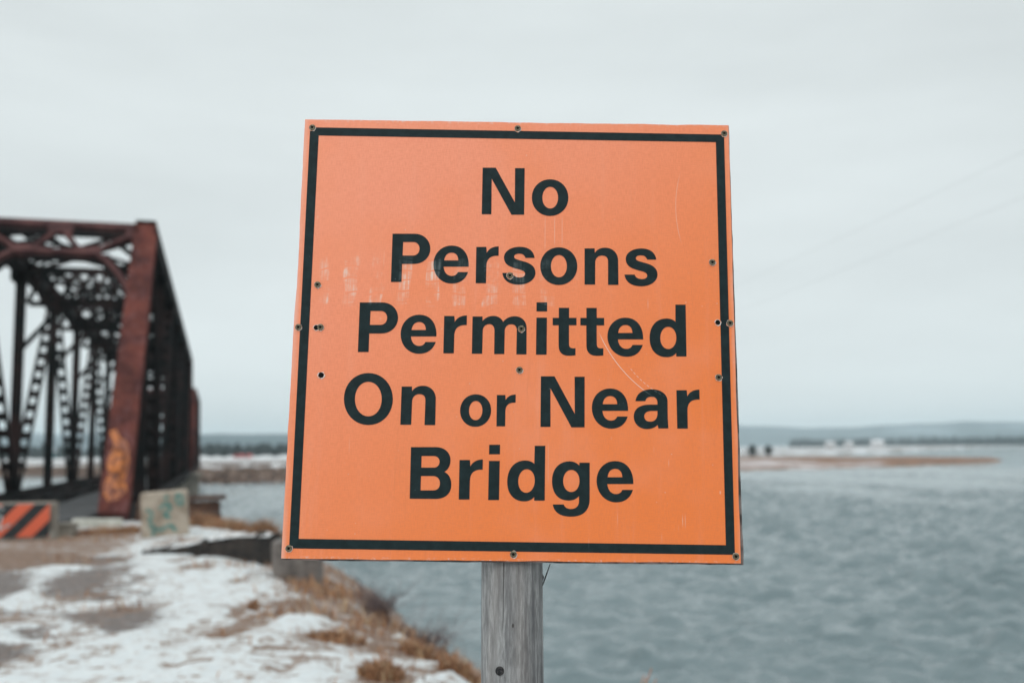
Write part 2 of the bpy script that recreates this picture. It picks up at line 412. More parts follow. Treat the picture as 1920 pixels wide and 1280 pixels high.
# ================================================================== THE SIGN
EX = np.array([0.99967147, 0.00788644, -0.02438782]); EY = np.array([0.0238859, 0.0834719, 0.99622382])
EY = EY - EX * (EX @ EY); EY /= np.linalg.norm(EY); EX /= np.linalg.norm(EX); EZ = np.cross(EX, EY)     # EZ points at the camera
SC = np.array([0.00473, 1.7063, 1.80106])
def sp_(px, py, off=0.0):
    """pixel -> coordinates in the sign's own plane (metres)"""
    d = ray(px, py); o = SC + EZ * off
    p = EYE + d * (((o - EYE) @ EZ) / (d @ EZ)) - SC
    return np.array([p @ EX, p @ EY])
SM = Matrix(((EX[0], EY[0], EZ[0], SC[0]), (EX[1], EY[1], EZ[1], SC[1]), (EX[2], EY[2], EZ[2], SC[2]), (0, 0, 0, 1)))

def wear(M, surf, strength, worn):
    """rubbed patches, specks and a long curved scratch, in the sign's own coordinates"""
    x, y, z = M.xyz()
    band = M.math('MULTIPLY', M.rng(y, .040, .052), M.rng(y, .140, .118))
    left = M.math('MULTIPLY', M.rng(x, -.345, -.325), M.rng(x, .13, .0))
    # blocks about 5 cm apart made of vertical streaks
    cyc = M.math('ABSOLUTE', M.math('SUBTRACT', M.math('FRACT', M.math('ADD', M.math('MULTIPLY', x, 20.3), M.math('MULTIPLY', M.noise(9, 3), .75))), .5))
    blk = M.rng(cyc, .27, .20)
    rows = M.rng(M.math('ABSOLUTE', M.math('SUBTRACT', M.math('FRACT', M.math('ADD', M.math('MULTIPLY', y, 47.0), M.math('MULTIPLY', M.noise(14, 2), 1.6))), .5)), .47, .40)
    streak = M.rng(M.noise(230, 2, .7, (1, .05, 1)), .40, .66)
    blot = M.rng(M.noise(16, 5, .7), .42, .66)
    f = M.math('MULTIPLY', M.math('MULTIPLY', M.math('MULTIPLY', band, left), M.math('MULTIPLY', blk, rows)), M.math('MULTIPLY', M.math('MULTIPLY_ADD', streak, .75, .2), blot))
    f = M.math('MULTIPLY', f, 1.15)
    # arcs
    def arc(pts, w, fade, amt, dash=0):
        a, b, c_ = (sp_(*p) for p in pts)
        A_ = np.array([b - a, c_ - a]) * 2; B_ = np.array([b @ b - a @ a, c_ @ c_ - a @ a]); ctr = np.linalg.solve(A_, B_); R_ = np.linalg.norm(a - ctr)
        dx, dy = M.math('SUBTRACT', x, float(ctr[0])), M.math('SUBTRACT', y, float(ctr[1]))
        d_ = M.math('ABSOLUTE', M.math('SUBTRACT', M.math('SQRT', M.math('ADD', M.math('MULTIPLY', dx, dx), M.math('MULTIPLY', dy, dy))), float(R_)))
        g = M.rng(d_, w, w * .35)
        y0, y1 = max(a[1], c_[1]), min(a[1], c_[1]); x0, x1 = min(a[0], b[0], c_[0]), max(a[0], b[0], c_[0])
        g = M.math('MULTIPLY', g, M.math('MULTIPLY', M.rng(y, y0 + .002, y0 - fade), M.rng(y, y1 - .002, y1 + fade)))
        g = M.math('MULTIPLY', g, M.math('MULTIPLY', M.rng(x, x0 - .004, x0), M.rng(x, x1 + .004, x1)))
        if dash: g = M.math('MULTIPLY', g, M.rng(M.math('FRACT', M.math('MULTIPLY', M.math('ADD', x, M.math('MULTIPLY', y, -1.)), dash)), .35, .5))
        return M.math('MULTIPLY', g, amt)
    for q in (arc([(1122, 620), (1175, 702), (1232, 748)], .0009, .02, .85), arc([(1178, 685), (1205, 715), (1250, 745)], .0008, .01, .7, 90),
              arc([(1277, 320), (1267, 385), (1280, 462)], .0008, .03, .4)):
        f = M.math('MAXIMUM', f, q)
    sx, sy, _ = M.xyz()
    for px, y0, y1, a in ((1022, 405, 470, .35), (1040, 405, 460, .4), (1054, 405, 462, .35), (1280, 965, 988, .5), (1285, 963, 990, .4), (1104, 1010, 1030, .35), (1028, 830, 905, .2), (1254, 862, 874, .7), (1226, 838, 846, .6), (1241, 1000, 1014, .4), (1272, 985, 994, .4), (1158, 960, 985, .22), (720, 470, 500, .3), (1215, 560, 580, .4), (655, 820, 850, .2)):
        p0, p1 = sp_(px, y0), sp_(px, y1)
        g = M.math('MULTIPLY', M.rng(M.math('ABSOLUTE', M.math('SUBTRACT', x, float((p0[0] + p1[0]) / 2))), .0009, .0002), M.math('MULTIPLY', M.rng(y, float(p1[1]) - .004, float(p1[1]) + .01), M.rng(y, float(p0[1]) + .004, float(p0[1]) - .01)))
        f = M.math('MAXIMUM', f, M.math('MULTIPLY', g, a))
    spk = M.math('MULTIPLY', M.rng(M.vor(48), .075, .03), M.rng(M.noise(5, 2), .44, .60))
    spk2 = M.math('MULTIPLY', M.rng(M.vor(26, (1, .45, 1)), .05, .02), M.rng(M.noise(4, 2), .46, .62))
    f = M.math('MAXIMUM', f, M.math('MULTIPLY', M.math('MAXIMUM', spk, spk2), .5))
    # faint beaded trace of the sheeting near the lower right
    f = M.math('MULTIPLY', f, strength)
    return M.mix(f, surf, worn)

om = Mat('orange_sheeting', .38, spec=.5)
ox, oy, oz = om.xyz()
weave = om.math('ADD', om.noise(700, 1, .5, (1, .12, 1)), om.noise(700, 1, .5, (.12, 1, 1)))
blotch = om.noise(5, 3, .5)
oc = om.mix(om.rng(om.math('SUBTRACT', oy, om.math('MULTIPLY', ox, .8)), -.42, .48), (.875, .205, .036), (.91, .295, .165))
oc = om.mix(om.rng(blotch, .42, .75, 0, .55), oc, (.88, .215, .055))
oc = om.mix(om.math('MULTIPLY', om.rng(weave, .75, 1.3), .30), oc, (.66, .155, .055))
oc = om.mix(om.rng(om.noise(2.6, 4, .6), .48, .78, 0, .5), oc, (.90, .31, .175))
oc = om.mix(om.math('MULTIPLY', om.rng(om.noise(1, 4, .7, (34, 2.2, 1)), .52, .8), .22), oc, (.88, .36, .24))
oc = om.mix(om.math('MULTIPLY', om.rng(om.noise(1, 4, .7, (60, 3, 1)), .58, .8), .20), oc, (.55, .14, .05))
oc = om.mix(om.math('MULTIPLY', om.rng(om.math('ABSOLUTE', ox), .3715, .3795), om.rng(om.noise(1, 4, .6, (20, 5, 1)), .35, .65, .1, .6)), oc, (.84, .47, .38))
oc = wear(om, oc, 1.0, (.80, .56, .46))
# paper-white chips along the cut edges
edge = om.math('MAXIMUM', om.math('ABSOLUTE', ox), om.math('ABSOLUTE', oy))
chip = om.math('MULTIPLY', om.rng(edge, .3795, .3845), om.rng(om.noise(120, 4, .7, (1, 1, 1)), .50, .66))
oc = om.mix(om.math('MULTIPLY', chip, .55), oc, (.72, .60, .56))
om.color(oc); om.rough(om.rng(om.noise(9, 3), .3, .7, .36, .50)); om.bump(weave, .12, .0004)
km = Mat('black_lettering', .6, spec=.18)
kc = km.mix(km.rng(km.noise(60, 4, .6), .3, .75), (.006, .0155, .0175), (.012, .026, .029))
kc = wear(km, kc, .32, (.30, .36, .37))
km.color(kc)
pm = Mat('panel_edge_wood', .85)
pm.color(pm.mix(pm.rng(pm.noise(40, 4), .35, .65), (.05, .042, .04), (.20, .16, .15)))
scm = Mat('screw_metal', .55, metallic=.25)
scm.color(scm.mix(scm.rng(scm.noise(300, 3), .35, .65), (.075, .062, .035), (.20, .175, .115)))
drk = Mat('screw_recess', .9, (.006, .007, .007), spec=.1)
chm = Mat('chipped_film', .7); chm.color(chm.mix(chm.rng(chm.noise(180, 3), .35, .6), (.80, .30, .16), (.74, .62, .57)))

sign = empty('warning_sign', (0.0, 1.6, -0.25))
tag(sign, 'square orange "No Persons Permitted On or Near Bridge" sign on grey wooden post', 'sign')

def place(o):
    o.matrix_parent_inverse = Matrix.Identity(4)
    o.matrix_local = sign.matrix_world_inv @ SM if hasattr(sign, 'matrix_world_inv') else Matrix.Translation(-sign.location) @ SM
    return o

# panel: wobbly-edged board with an orange front face
CORN = [sp_(572, 224), sp_(1366, 235), sp_(1389.2, 1055.6), sp_(527, 1046.4)]
n_e = 60; per = []
for i in range(4):
    a, b = CORN[i], CORN[(i + 1) % 4]
    nrm = np.array([b[1] - a[1], -(b[0] - a[0])]); nrm /= np.linalg.norm(nrm)
    for k in range(n_e):
        t = k / n_e; p = a + (b - a) * t
        w_ = (fbm(np.array([t * 14 + i * 31]), np.array([.5]), 4, 8)[0] - .5) * .0032 * min(1, 8 * t, 8 * (1 - t))
        if i == 3 and .55 < t < .75: w_ -= .0016 * math.sin((t - .55) / .2 * math.pi)
        per.append(p - nrm * w_)
per = np.array(per); nper = len(per)
TPAN = .0115; TSH = .002
pv = [(p[0], p[1], 0) for p in per] + [(p[0], p[1], -TSH) for p in per]
pf = [tuple(range(nper))[::-1], tuple(range(nper, 2 * nper))] + [(i, (i + 1) % nper, nper + (i + 1) % nper, nper + i) for i in range(nper)]
mbp = MB(); mbp.add(pv, pf[:1], 0); mbp.f.append(pf[1]); mbp.m.append(1)
for f in pf[2:]: mbp.f.append(f); mbp.m.append(1)
panel = place(mbp.build('panel', [om.m, chm.m], sign))
bq = [sp_(*p, -TSH) for p in ((574, 226), (1366.6, 236), (1394.2, 1058.6), (527.6, 1049.6))]; bper = []
for i in range(4):
    a, b = bq[i], bq[(i + 1) % 4]
    for k in range(40):
        t = k / 40; q = a + (b - a) * t; nrm = np.array([b[1] - a[1], a[0] - b[0]]); nrm /= np.linalg.norm(nrm)
        bper.append(q - nrm * (fbm(np.array([t * 25 + i * 9]), np.array([2.5]), 3, 18)[0] - .5) * .0022)
nb = len(bper); mb = MB()
mb.add([(p[0], p[1], -TSH - .0002) for p in bper] + [(p[0], p[1], -TPAN) for p in bper], [tuple(range(nb))[::-1], tuple(range(nb, 2 * nb))] + [(i, (i + 1) % nb, nb + (i + 1) % nb, nb + i) for i in range(nb)])
place(mb.build('backing_board', pm.m, sign))

def sub(name, V2, F, mat, z, label=None):
    mb = MB(); mb.add([(x, y, z) for x, y in V2], F)
    o = mb.build(name, mat, panel)
    me = o.data
    if me.polygons and me.polygons[0].normal.z < 0: me.flip_normals()
    if label: o['label'] = label
    return o

# border
bo = [sp_(*p) for p in ((581.5, 239), (1357.6, 252.6), (1378, 1039.4), (542, 1027.4))]
bi = [sp_(*p) for p in ((597.5, 254.3), (1342.2, 266.8), (1361, 1021.4), (560, 1009.6))]
sub('border', bo + bi, [(0, 1, 5, 4), (1, 2, 6, 5), (2, 3, 7, 6), (3, 0, 4, 7)], km.m, .0005)

# --- glyphs: outlines in enlarged-photo units (10.667 per pixel) with the pixel origin of each
KAP = .57
def outline(cmds):
    pts = []; cur = None
    for c_ in cmds:
        k = c_[0]
        if k in 'ML': cur = np.array(c_[1:], float); pts.append(cur); continue
        if k in ('HV', 'VH'):
            e = np.array(c_[1:], float)
            if k == 'HV': p1 = np.array([cur[0] + KAP * (e[0] - cur[0]), cur[1]]); p2 = np.array([e[0], e[1] - KAP * (e[1] - cur[1])])
            else: p1 = np.array([cur[0], cur[1] + KAP * (e[1] - cur[1])]); p2 = np.array([e[0] - KAP * (e[0] - cur[0]), e[1]])
        else: p1, p2, e = np.array(c_[1:3], float), np.array(c_[3:5], float), np.array(c_[5:7], float)
        for t in np.linspace(0, 1, 11)[1:]:
            pts.append((1 - t) ** 3 * cur + 3 * (1 - t) ** 2 * t * p1 + 3 * (1 - t) * t * t * p2 + t ** 3 * e)
        cur = e
    if np.linalg.norm(pts[0] - pts[-1]) < 1: pts = pts[:-1]
    return pts
def ring(l, t, r, b, cx=None, cy=None, cxb=None):
    cx = (l + r) / 2 if cx is None else cx; cy = (t + b) / 2 if cy is None else cy
    return [('M', l, cy), ('VH', cx, t), ('HV', r, cy), ('VH', cx, b), ('HV', l, cy)]
GL = {
 'N': ((895, 305), [[('M', 107, 103), ('L', 368, 103), ('L', 750, 795), ('L', 755, 112), ('L', 947, 112), ('L', 935, 1042), ('L', 682, 1042), ('L', 287, 322), ('L', 280, 1033), ('L', 88, 1033)]]),
 'o': ((895, 305), [ring(1090, 335, 1820, 1067), ring(1300, 485, 1615, 918)]),
 'P': ((725, 425), [[('M', 118, 142), ('L', 560, 142), ('HV', 873, 440), ('VH', 545, 745), ('L', 308, 745), ('L', 296, 1105), ('L', 85, 1105)],
                    [('M', 330, 308), ('L', 535, 308), ('HV', 658, 440), ('VH', 525, 578), ('L', 318, 578)]]),
 'e': ((725, 425), [[('M', 1640, 800), ('C', 1655, 560, 1535, 378, 1300, 378), ('HV', 935, 755), ('VH', 1300, 1137), ('C', 1470, 1137, 1580, 1050, 1628, 908), ('L', 1425, 908),
                     ('C', 1400, 960, 1360, 985, 1300, 985), ('C', 1205, 985, 1145, 905, 1140, 800)],
                    [('M', 1150, 675), ('C', 1160, 580, 1215, 520, 1300, 520), ('C', 1385, 520, 1432, 580, 1432, 675)]]),
 'r': ((880, 430), [[('M', 140, 352), ('L', 340, 352), ('L', 348, 470), ('C', 390, 385, 480, 340, 588, 342), ('L', 585, 528), ('C', 440, 522, 342, 570, 340, 740), ('L', 333, 1077), ('L', 127, 1077)]]),
 's': ((1060, 430), [[('M', 1820, 605), ('C', 1798, 460, 1690, 383, 1515, 383), ('HV', 1208, 590), ('C', 1208, 760, 1370, 795, 1500, 830), ('C', 1590, 853, 1637, 875, 1637, 925), ('C', 1637, 970, 1595, 995, 1530, 995),
                      ('C', 1450, 995, 1405, 960, 1385, 905), ('L', 1183, 905), ('C', 1205, 1060, 1330, 1138, 1520, 1138), ('HV', 1843, 905), ('C', 1843, 760, 1720, 705, 1580, 668), ('C', 1470, 638, 1410, 625, 1410, 578),
                      ('C', 1410, 540, 1450, 520, 1510, 520), ('C', 1575, 520, 1615, 545, 1638, 605)]]),
 'n': ((1060, 430), [[('M', 385, 382), ('L', 585, 382), ('L', 590, 470), ('C', 640, 395, 710, 368, 800, 368), ('HV', 1055, 620), ('L', 1062, 1110), ('L', 855, 1110), ('L', 855, 650), ('C', 855, 560, 810, 525, 730, 525),
                      ('HV', 597, 660), ('L', 595, 1103), ('L', 385, 1103)]]),
 'm': ((820, 560), [[('M', 705, 355), ('L', 903, 355), ('L', 905, 445), ('C', 950, 385, 1030, 343, 1120, 343), ('C', 1210, 343, 1285, 390, 1315, 462), ('C', 1370, 390, 1450, 350, 1550, 350), ('HV', 1785, 580), ('L', 1782, 1112),
                     ('L', 1580, 1112), ('L', 1590, 640), ('C', 1590, 545, 1545, 510, 1475, 510), ('HV', 1348, 640), ('L', 1338, 1105), ('L', 1137, 1105), ('L', 1143, 640), ('C', 1143, 550, 1100, 508, 1035, 508), ('HV', 908, 640),
                     ('L', 896, 1098), ('L', 690, 1098)]]),
 'i': ((970, 560), [[('M', 385, 73), ('L', 595, 73), ('L', 595, 253), ('L', 383, 253)], [('M', 383, 378), ('L', 592, 378), ('L', 585, 1117), ('L', 373, 1117)]]),
 't': ((970, 560), [[('M', 830, 182), ('L', 1035, 182), ('L', 1035, 382), ('L', 1183, 382), ('L', 1183, 530), ('L', 1033, 530), ('L', 1033, 900), ('C', 1033, 965, 1060, 990, 1120, 990), ('L', 1163, 987), ('L', 1163, 1128),
                     ('C', 1120, 1137, 1060, 1140, 1020, 1138), ('C', 890, 1135, 828, 1060, 826, 940), ('L', 826, 530), ('L', 708, 530), ('L', 708, 382), ('L', 830, 382)]]),
 'd': ((1120, 560), [[('M', 1562, 118), ('L', 1765, 118), ('L', 1783, 1153), ('L', 1580, 1153), ('L', 1575, 1085), ('C', 1530, 1140, 1470, 1167, 1385, 1167), ('C', 1170, 1167, 1045, 1010, 1045, 785),
                      ('C', 1045, 545, 1180, 395, 1380, 395), ('C', 1460, 395, 1520, 420, 1562, 460)], ring(1258, 560, 1580, 1005)]),
 'O': ((640, 690), [ring(52, 97, 1030, 1135), ring(272, 272, 808, 962)]),
 'a': ((1150, 695), [[('M', 443, 605), ('C', 460, 455, 580, 368, 770, 368), ('HV', 1083, 600), ('L', 1088, 950), ('L', 1100, 1150), ('L', 903, 1150), ('L', 885, 1080), ('C', 835, 1135, 760, 1163, 670, 1163), ('HV', 408, 915),
                      ('C', 408, 750, 540, 670, 740, 675), ('L', 883, 675), ('L', 883, 650), ('C', 883, 560, 840, 517, 760, 517), ('C', 690, 517, 650, 550, 640, 605)],
                     [('M', 883, 800), ('L', 760, 800), ('C', 660, 805, 618, 850, 618, 905), ('C', 618, 970, 660, 1013, 740, 1015), ('C', 830, 1015, 880, 950, 883, 860)]]),
 'B': ((760, 830), [[('M', 113, 83), ('L', 620, 83), ('C', 800, 90, 903, 200, 903, 345), ('C', 903, 450, 860, 530, 780, 578), ('C', 870, 620, 920, 710, 920, 835), ('C', 920, 1010, 800, 1118, 600, 1118), ('L', 88, 1113)],
                    [('M', 325, 260), ('L', 570, 260), ('HV', 685, 375), ('VH', 570, 493), ('L', 320, 493)],
                    [('M', 313, 660), ('L', 550, 660), ('C', 650, 660, 692, 730, 692, 805), ('C', 692, 900, 640, 948, 550, 948), ('L', 305, 948)]]),
 'g': ((1020, 860), [[('M', 710, 75), ('L', 913, 75), ('L', 913, 800), ('C', 913, 1020, 790, 1152, 540, 1152), ('C', 330, 1152, 200, 1070, 175, 908), ('L', 395, 908), ('C', 415, 970, 470, 1000, 545, 1000),
                      ('C', 650, 1000, 700, 920, 700, 850), ('L', 700, 740), ('C', 650, 800, 580, 830, 490, 830), ('C', 280, 830, 160, 680, 160, 440), ('C', 160, 200, 300, 47, 510, 47), ('C', 590, 47, 650, 75, 705, 130)],
                     ring(382, 218, 710, 660)]),
}
def glyph(ch):
    (ox_, oy_), paths = GL[ch]
    rs = [np.array([sp_(ox_ + p[0] / 10.6667, oy_ + p[1] / 10.6667) for p in outline(c_)]) for c_ in paths]
    allp = np.concatenate([outline(c_) for c_ in paths])
    ref = sp_(ox_ + allp[:, 0].min() / 10.6667, oy_ + allp[:, 1].max() / 10.6667)
    return [r - ref for r in rs], ref
GC = {k: glyph(k) for k in GL}
def add_glyph(mb, ch, pos=None, sc=1.0):
    rs, ref = GC[ch]; o = ref if pos is None else sp_(*pos)
    rs = [r * sc + o for r in rs]
    groups = [[rs[0]], [rs[1]]] if ch == 'i' else [rs]
    for g in groups:
        tri = tessellate_polygon([[Vector((p[0], p[1], 0)) for p in r] for r in g])
        flat = np.concatenate(g)
        mb.add([(p[0], p[1], .0005) for p in flat], tri)
WORDS = [('No', [('N', None), ('o', None)]),
         ('Persons', [('P', None), ('e', None), ('r', None), ('s', (941.4, 533.6)), ('o', (1013.1, 534.3)), ('n', None), ('s', None)]),
         ('Permitted', [('P', (671.0, 659.8)), ('e', (750.9, 663.1)), ('r', (831.25, 662.2)), ('m', None), ('i', None), ('t', None), ('t', (1088.6, 666.9)), ('e', (1140.2, 668.6)), ('d', None)]),
         ('On', [('O', None), ('n', (750.6, 796.6))]),
         ('or', [('o', (862.2, 799.8), .815), ('r', (930.9, 798.9), .815)]),
         ('Near', [('N', (1013.4, 800.9)), ('e', (1110.9, 803.3)), ('a', None), ('r', (1269.8, 803.1))]),
         ('Bridge', [('B', None), ('r', (860.1, 935.9)), ('i', (915.2, 936.9)), ('d', (950.0, 939.4)), ('g', None), ('e', (1119.8, 941.3))])]
for w_, gl in WORDS:
    mb = MB()
    for g in gl: add_glyph(mb, *g)
    o = mb.build('lettering', km.m, panel); o['label'] = 'the word "%s" in bold black letters' % w_

# screws and empty holes
def disc(mb, cx, cy, r, z, n=24, m=0, jit=0, seed=0):
    rr = [r * (1 + jit * (vnoise(np.array([k * .9 + seed * 7.7]), np.array([seed * 1.3]), 5)[0] - .5) * 2) for k in range(n)]
    mb.add([(cx, cy, z)] + [(cx + rr[k] * math.cos(2 * math.pi * k / n), cy + rr[k] * math.sin(2 * math.pi * k / n), z) for k in range(n)],
           [(0, 1 + k, 1 + (k + 1) % n) for k in range(n)], m)
SCREWS = [(585.8, 239.7), (970.7, 241.3), (1357.6, 250.8), (1335.4, 492), (595.6, 533.9), (559.8, 613.4), (601, 613.4), (956, 516.8), (977.6, 616.4), (974, 693.5), (1368.4, 605.8), (1347.3, 707.3),
          (541.8, 1027.5), (962.5, 1038.5), (1379.5, 1042.5)]
def make_screw(i):
    mb = MB(); n = 24
    disc(mb, .0001, -.0007, .0063, .0009, n, 1, .14, i)                       # torn film round the head
    prof = [(.0054, .0010), (.0056, .0019), (.0049, .0026), (.0036, .0029)]
    b = len(mb.v)
    for r_, z_ in prof:
        for k in range(n): mb.v.append((r_ * math.cos(2 * math.pi * k / n), r_ * math.sin(2 * math.pi * k / n), z_))
    for j in range(len(prof) - 1):
        for k in range(n): mb.f.append((b + j * n + k, b + j * n + (k + 1) % n, b + (j + 1) * n + (k + 1) % n, b + (j + 1) * n + k)); mb.m.append(0)
    mb.f.append(tuple(b + (len(prof) - 1) * n + k for k in range(n))); mb.m.append(0)
    a = random.random() * 1.57; h = .0021                                 # square drive recess
    q = [(h * 1.414 * math.cos(a + k * math.pi / 2), h * 1.414 * math.sin(a + k * math.pi / 2)) for k in range(4)]
    mb.add([(x, y, .0031) for x, y in q], [(0, 1, 2, 3)], 2)
    return mb
for i, p in enumerate(SCREWS):
    o = make_screw(i).build('screw', [scm.m, chm.m, drk.m], panel)
    c2 = sp_(*p); o.location = (c2[0], c2[1], 0)
for i, (px, py, r_) in enumerate([(592.8, 614, .0042), (602.2, 703.2, .0048), (1345.7, 604.7, .0044)]):
    mb = MB(); disc(mb, 0, -.0003, r_ * 1.35, .0008, 24, 0, .16, 20 + i); disc(mb, 0, 0, r_, .0012, 24, 1, .12, 30 + i)
    o = mb.build('screw_hole', [chm.m, drk.m], panel); c2 = sp_(px, py); o.location = (c2[0], c2[1], 0)

# post
wd = Mat('weathered_grey_wood', .88, spec=.25)
v_ = wd.noise(1, 5, .7, (75, 4.5, 75)); v2 = wd.noise(1, 4, .65, (260, 38, 260)); v3 = wd.noise(1, 3, .6, (16, 1.5, 16))
wc = wd.mix(wd.rng(v_, .32, .68), (.13, .13, .136), (.40, .40, .40))
wc = wd.mix(wd.rng(v2, .36, .64), wd.mix(.45, wc, (.08, .08, .083)), wc)
wc = wd.mix(wd.rng(v3, .45, .75, 0, .45), wc, (.46, .45, .44))
wc = wd.mix(wd.rng(wd.noise(1, 2, .6, (130, .9, 130)), .62, .66, 0, .75), wc, (.045, .042, .04))
wc = wd.mix(wd.rng(wd.vor(9, (3, 1.4, 3)), .06, .03, 0, .85), wc, (.03, .026, .024))
wc = wd.mix(wd.rng(wd.noise(1, 3, .6, (7, .9, 7)), .56, .72, 0, .22), wc, (.24, .17, .13))
wd.color(wc); wd.bump(wd.math('ADD', v_, wd.math('MULTIPLY', v2, .5)), .7, .004)
PR = .0525
pl0 = sp_(960.5, 1280, -(TPAN + PR)); pl1 = sp_(960.0, 1057, -(TPAN + PR))
pdir = (pl1 - pl0) / (pl1[1] - pl0[1])
nz_, na = 80, 56
y_lo, y_hi = -2.06, .335
V = []
for i in range(nz_):
    yy = y_lo + (y_hi - y_lo) * i / (nz_ - 1); cx = pl0[0] + pdir[0] * (yy - pl0[1])
    for k in range(na):
        an = 2 * math.pi * k / na
        rr = PR * (1 + .018 * (vnoise(np.array([k * .35]), np.array([yy * 2.5]), 2)[0] - .5) - .006 * (abs(math.cos(an * 2 + .5)) > .96))
        # slightly flattened faces, as a peeled pole that has been slabbed where the board sits
        x_, z_ = rr * math.cos(an), rr * math.sin(an)
        z_ = min(z_, PR * .90)
        V.append((cx + x_, yy, -(TPAN + PR * .90) + z_))
F = [tuple(r) for r in grid_faces(nz_, na, True)] + [tuple(range(na))[::-1], tuple((nz_ - 1) * na + k for k in range(na))]
mb = MB(); mb.add(V, F)
post = place(mb.build('post', wd.m, sign, smooth=True))
# bolt in the post
ironm = Mat('old_iron', .6, metallic=.4); ironm.color(ironm.mix(ironm.rng(ironm.noise(200, 3), .4, .6), (.012, .012, .014), (.06, .055, .055)))
pz = -(TPAN + PR * .90) + PR * .90
c2 = sp_(937, 1257, -TPAN)
mb = MB(); n = 6
mb.tube([(0, 0, -.004), (0, 0, .0022)], .0072, 18); mb.tube([(0, 0, .001), (0, 0, .0062)], [.0052, .0046], 6)
o = mb.build('bolt', ironm.m, post); o.location = (c2[0], c2[1], -TPAN - .0005)
# torn strip of strapping standing off the right side of the post
plm = Mat('grey_strapping', .6); plm.color(plm.mix(plm.rng(plm.noise(90, 2), .4, .6), (.05, .05, .055), (.11, .11, .115)))
z0 = -(TPAN + PR * .9)
pA, pB, pC = sp_(1015.5, 1101, z0), sp_(1022, 1082, z0), sp_(1031, 1056, z0)
mb = MB(); mb.tube([(*pA, z0 + .004), (*(pA * .5 + pB * .5), z0 + .008), (*pB, z0 + .010), (*pC, z0 + .013)], [.0006, .0012, .0013, .0007], 6)
mb.tube([(pA[0] - .002, pA[1] + .002, z0), (pA[0] + .0022, pA[1] + .018, z0 + .003), (pA[0] + .0005, pA[1] + .024, z0)], [.0008, .0022, .0006], 6)
o = mb.build('strap_end', plm.m, post)

# ================================================================== THE BRIDGE
rm = Mat('rusted_steel', .8, spec=.12)
r_1 = rm.noise(.9, 6, .65); r_2 = rm.noise(9, 5, .6); r_3 = rm.noise(1, 3, .6, (6, 6, .7))
rc = rm.mix(rm.rng(r_1, .35, .65), (.050, .017, .016), (.145, .042, .032))
rc = rm.mix(rm.rng(r_2, .54, .76, 0, .5), rc, (.25, .085, .038)); rc = rm.mix(rm.rng(r_3, .5, .72, 0, .55), rc, (.16, .075, .08))
rm.color(rc)
pbm = Mat('purple_brown_steel', .8, spec=.12); pbm.color(pbm.mix(pbm.rng(pbm.noise(1.6, 5, .65), .35, .65), (.050, .022, .023), (.125, .055, .052)))
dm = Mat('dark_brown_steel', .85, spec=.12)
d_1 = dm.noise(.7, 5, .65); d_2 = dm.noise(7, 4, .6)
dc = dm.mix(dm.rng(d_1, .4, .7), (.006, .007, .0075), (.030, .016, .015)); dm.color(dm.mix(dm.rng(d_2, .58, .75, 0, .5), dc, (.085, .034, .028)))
dkm = Mat('old_deck_wood', .9); dkm.color(dkm.mix(dkm.rng(dkm.noise(3, 4, .6, (1, 8, 1)), .35, .65), (.035, .036, .038), (.085, .085, .088)))
gpm = Mat('orange_spray_paint', .6); gpm.color(gpm.mix(gpm.rng(gpm.noise(6, 5, .75), .36, .58), (.66, .20, .03), (.20, .062, .034)))

def laced(mb, p, q, w, h, pitch, t=.045, side=(1, 0, 0), bars=.05):
    """two channels a distance w apart (along side) joined on both faces by zigzag lacing"""
    p, q = np.array(p, float), np.array(q, float); d = q - p; L = np.linalg.norm(d); d /= L
    sv = np.array(side, float); sv = sv - d * (sv @ d); sv /= np.linalg.norm(sv); n_ = np.cross(d, sv)
    for s_ in (-1, 1): mb.beam(p + sv * s_ * (w / 2 - t / 2), q + sv * s_ * (w / 2 - t / 2), t, h, sv)
    k = max(2, int(round(L / pitch))); ww = w / 2 - t
    for fc in (-1, 1):
        for i in range(k):
            a = p + d * (L * i / k) + n_ * fc * (h / 2 - .012); b = p + d * (L * (i + 1) / k) + n_ * fc * (h / 2 - .012)
            s_ = 1 if (i + (fc > 0)) % 2 else -1
            mb.beam(a + sv * ww * s_, b - sv * ww * s_, bars, .014, np.cross(b - a - sv * 2 * ww * s_, n_))
        for e, f_ in ((0, .07), (.93, 1)):
            mb.beam(p + d * L * e + n_ * fc * (h / 2 - .004), p + d * L * f_ + n_ * fc * (h / 2 - .004), w - 2 * t, .012, sv)

def battened(mb, p, q, w, h, pitch, t, plate):
    """two flat bars side by side with cross plates, leaving a chain of openings"""
    p, q = np.array(p, float), np.array(q, float); d = q - p; L = np.linalg.norm(d); d /= L; sv = np.array([1.0, 0, 0])
    for s_ in (-1, 1): mb.beam(p + sv * s_ * (w / 2 - t / 2), q + sv * s_ * (w / 2 - t / 2), t, h, sv)
    k = int(L / pitch)
    for i in range(k + 1):
        c = p + d * (L * i / k); mb.beam(c - d * plate / 2, c + d * plate / 2, w - 2 * t, h * .8, sv)

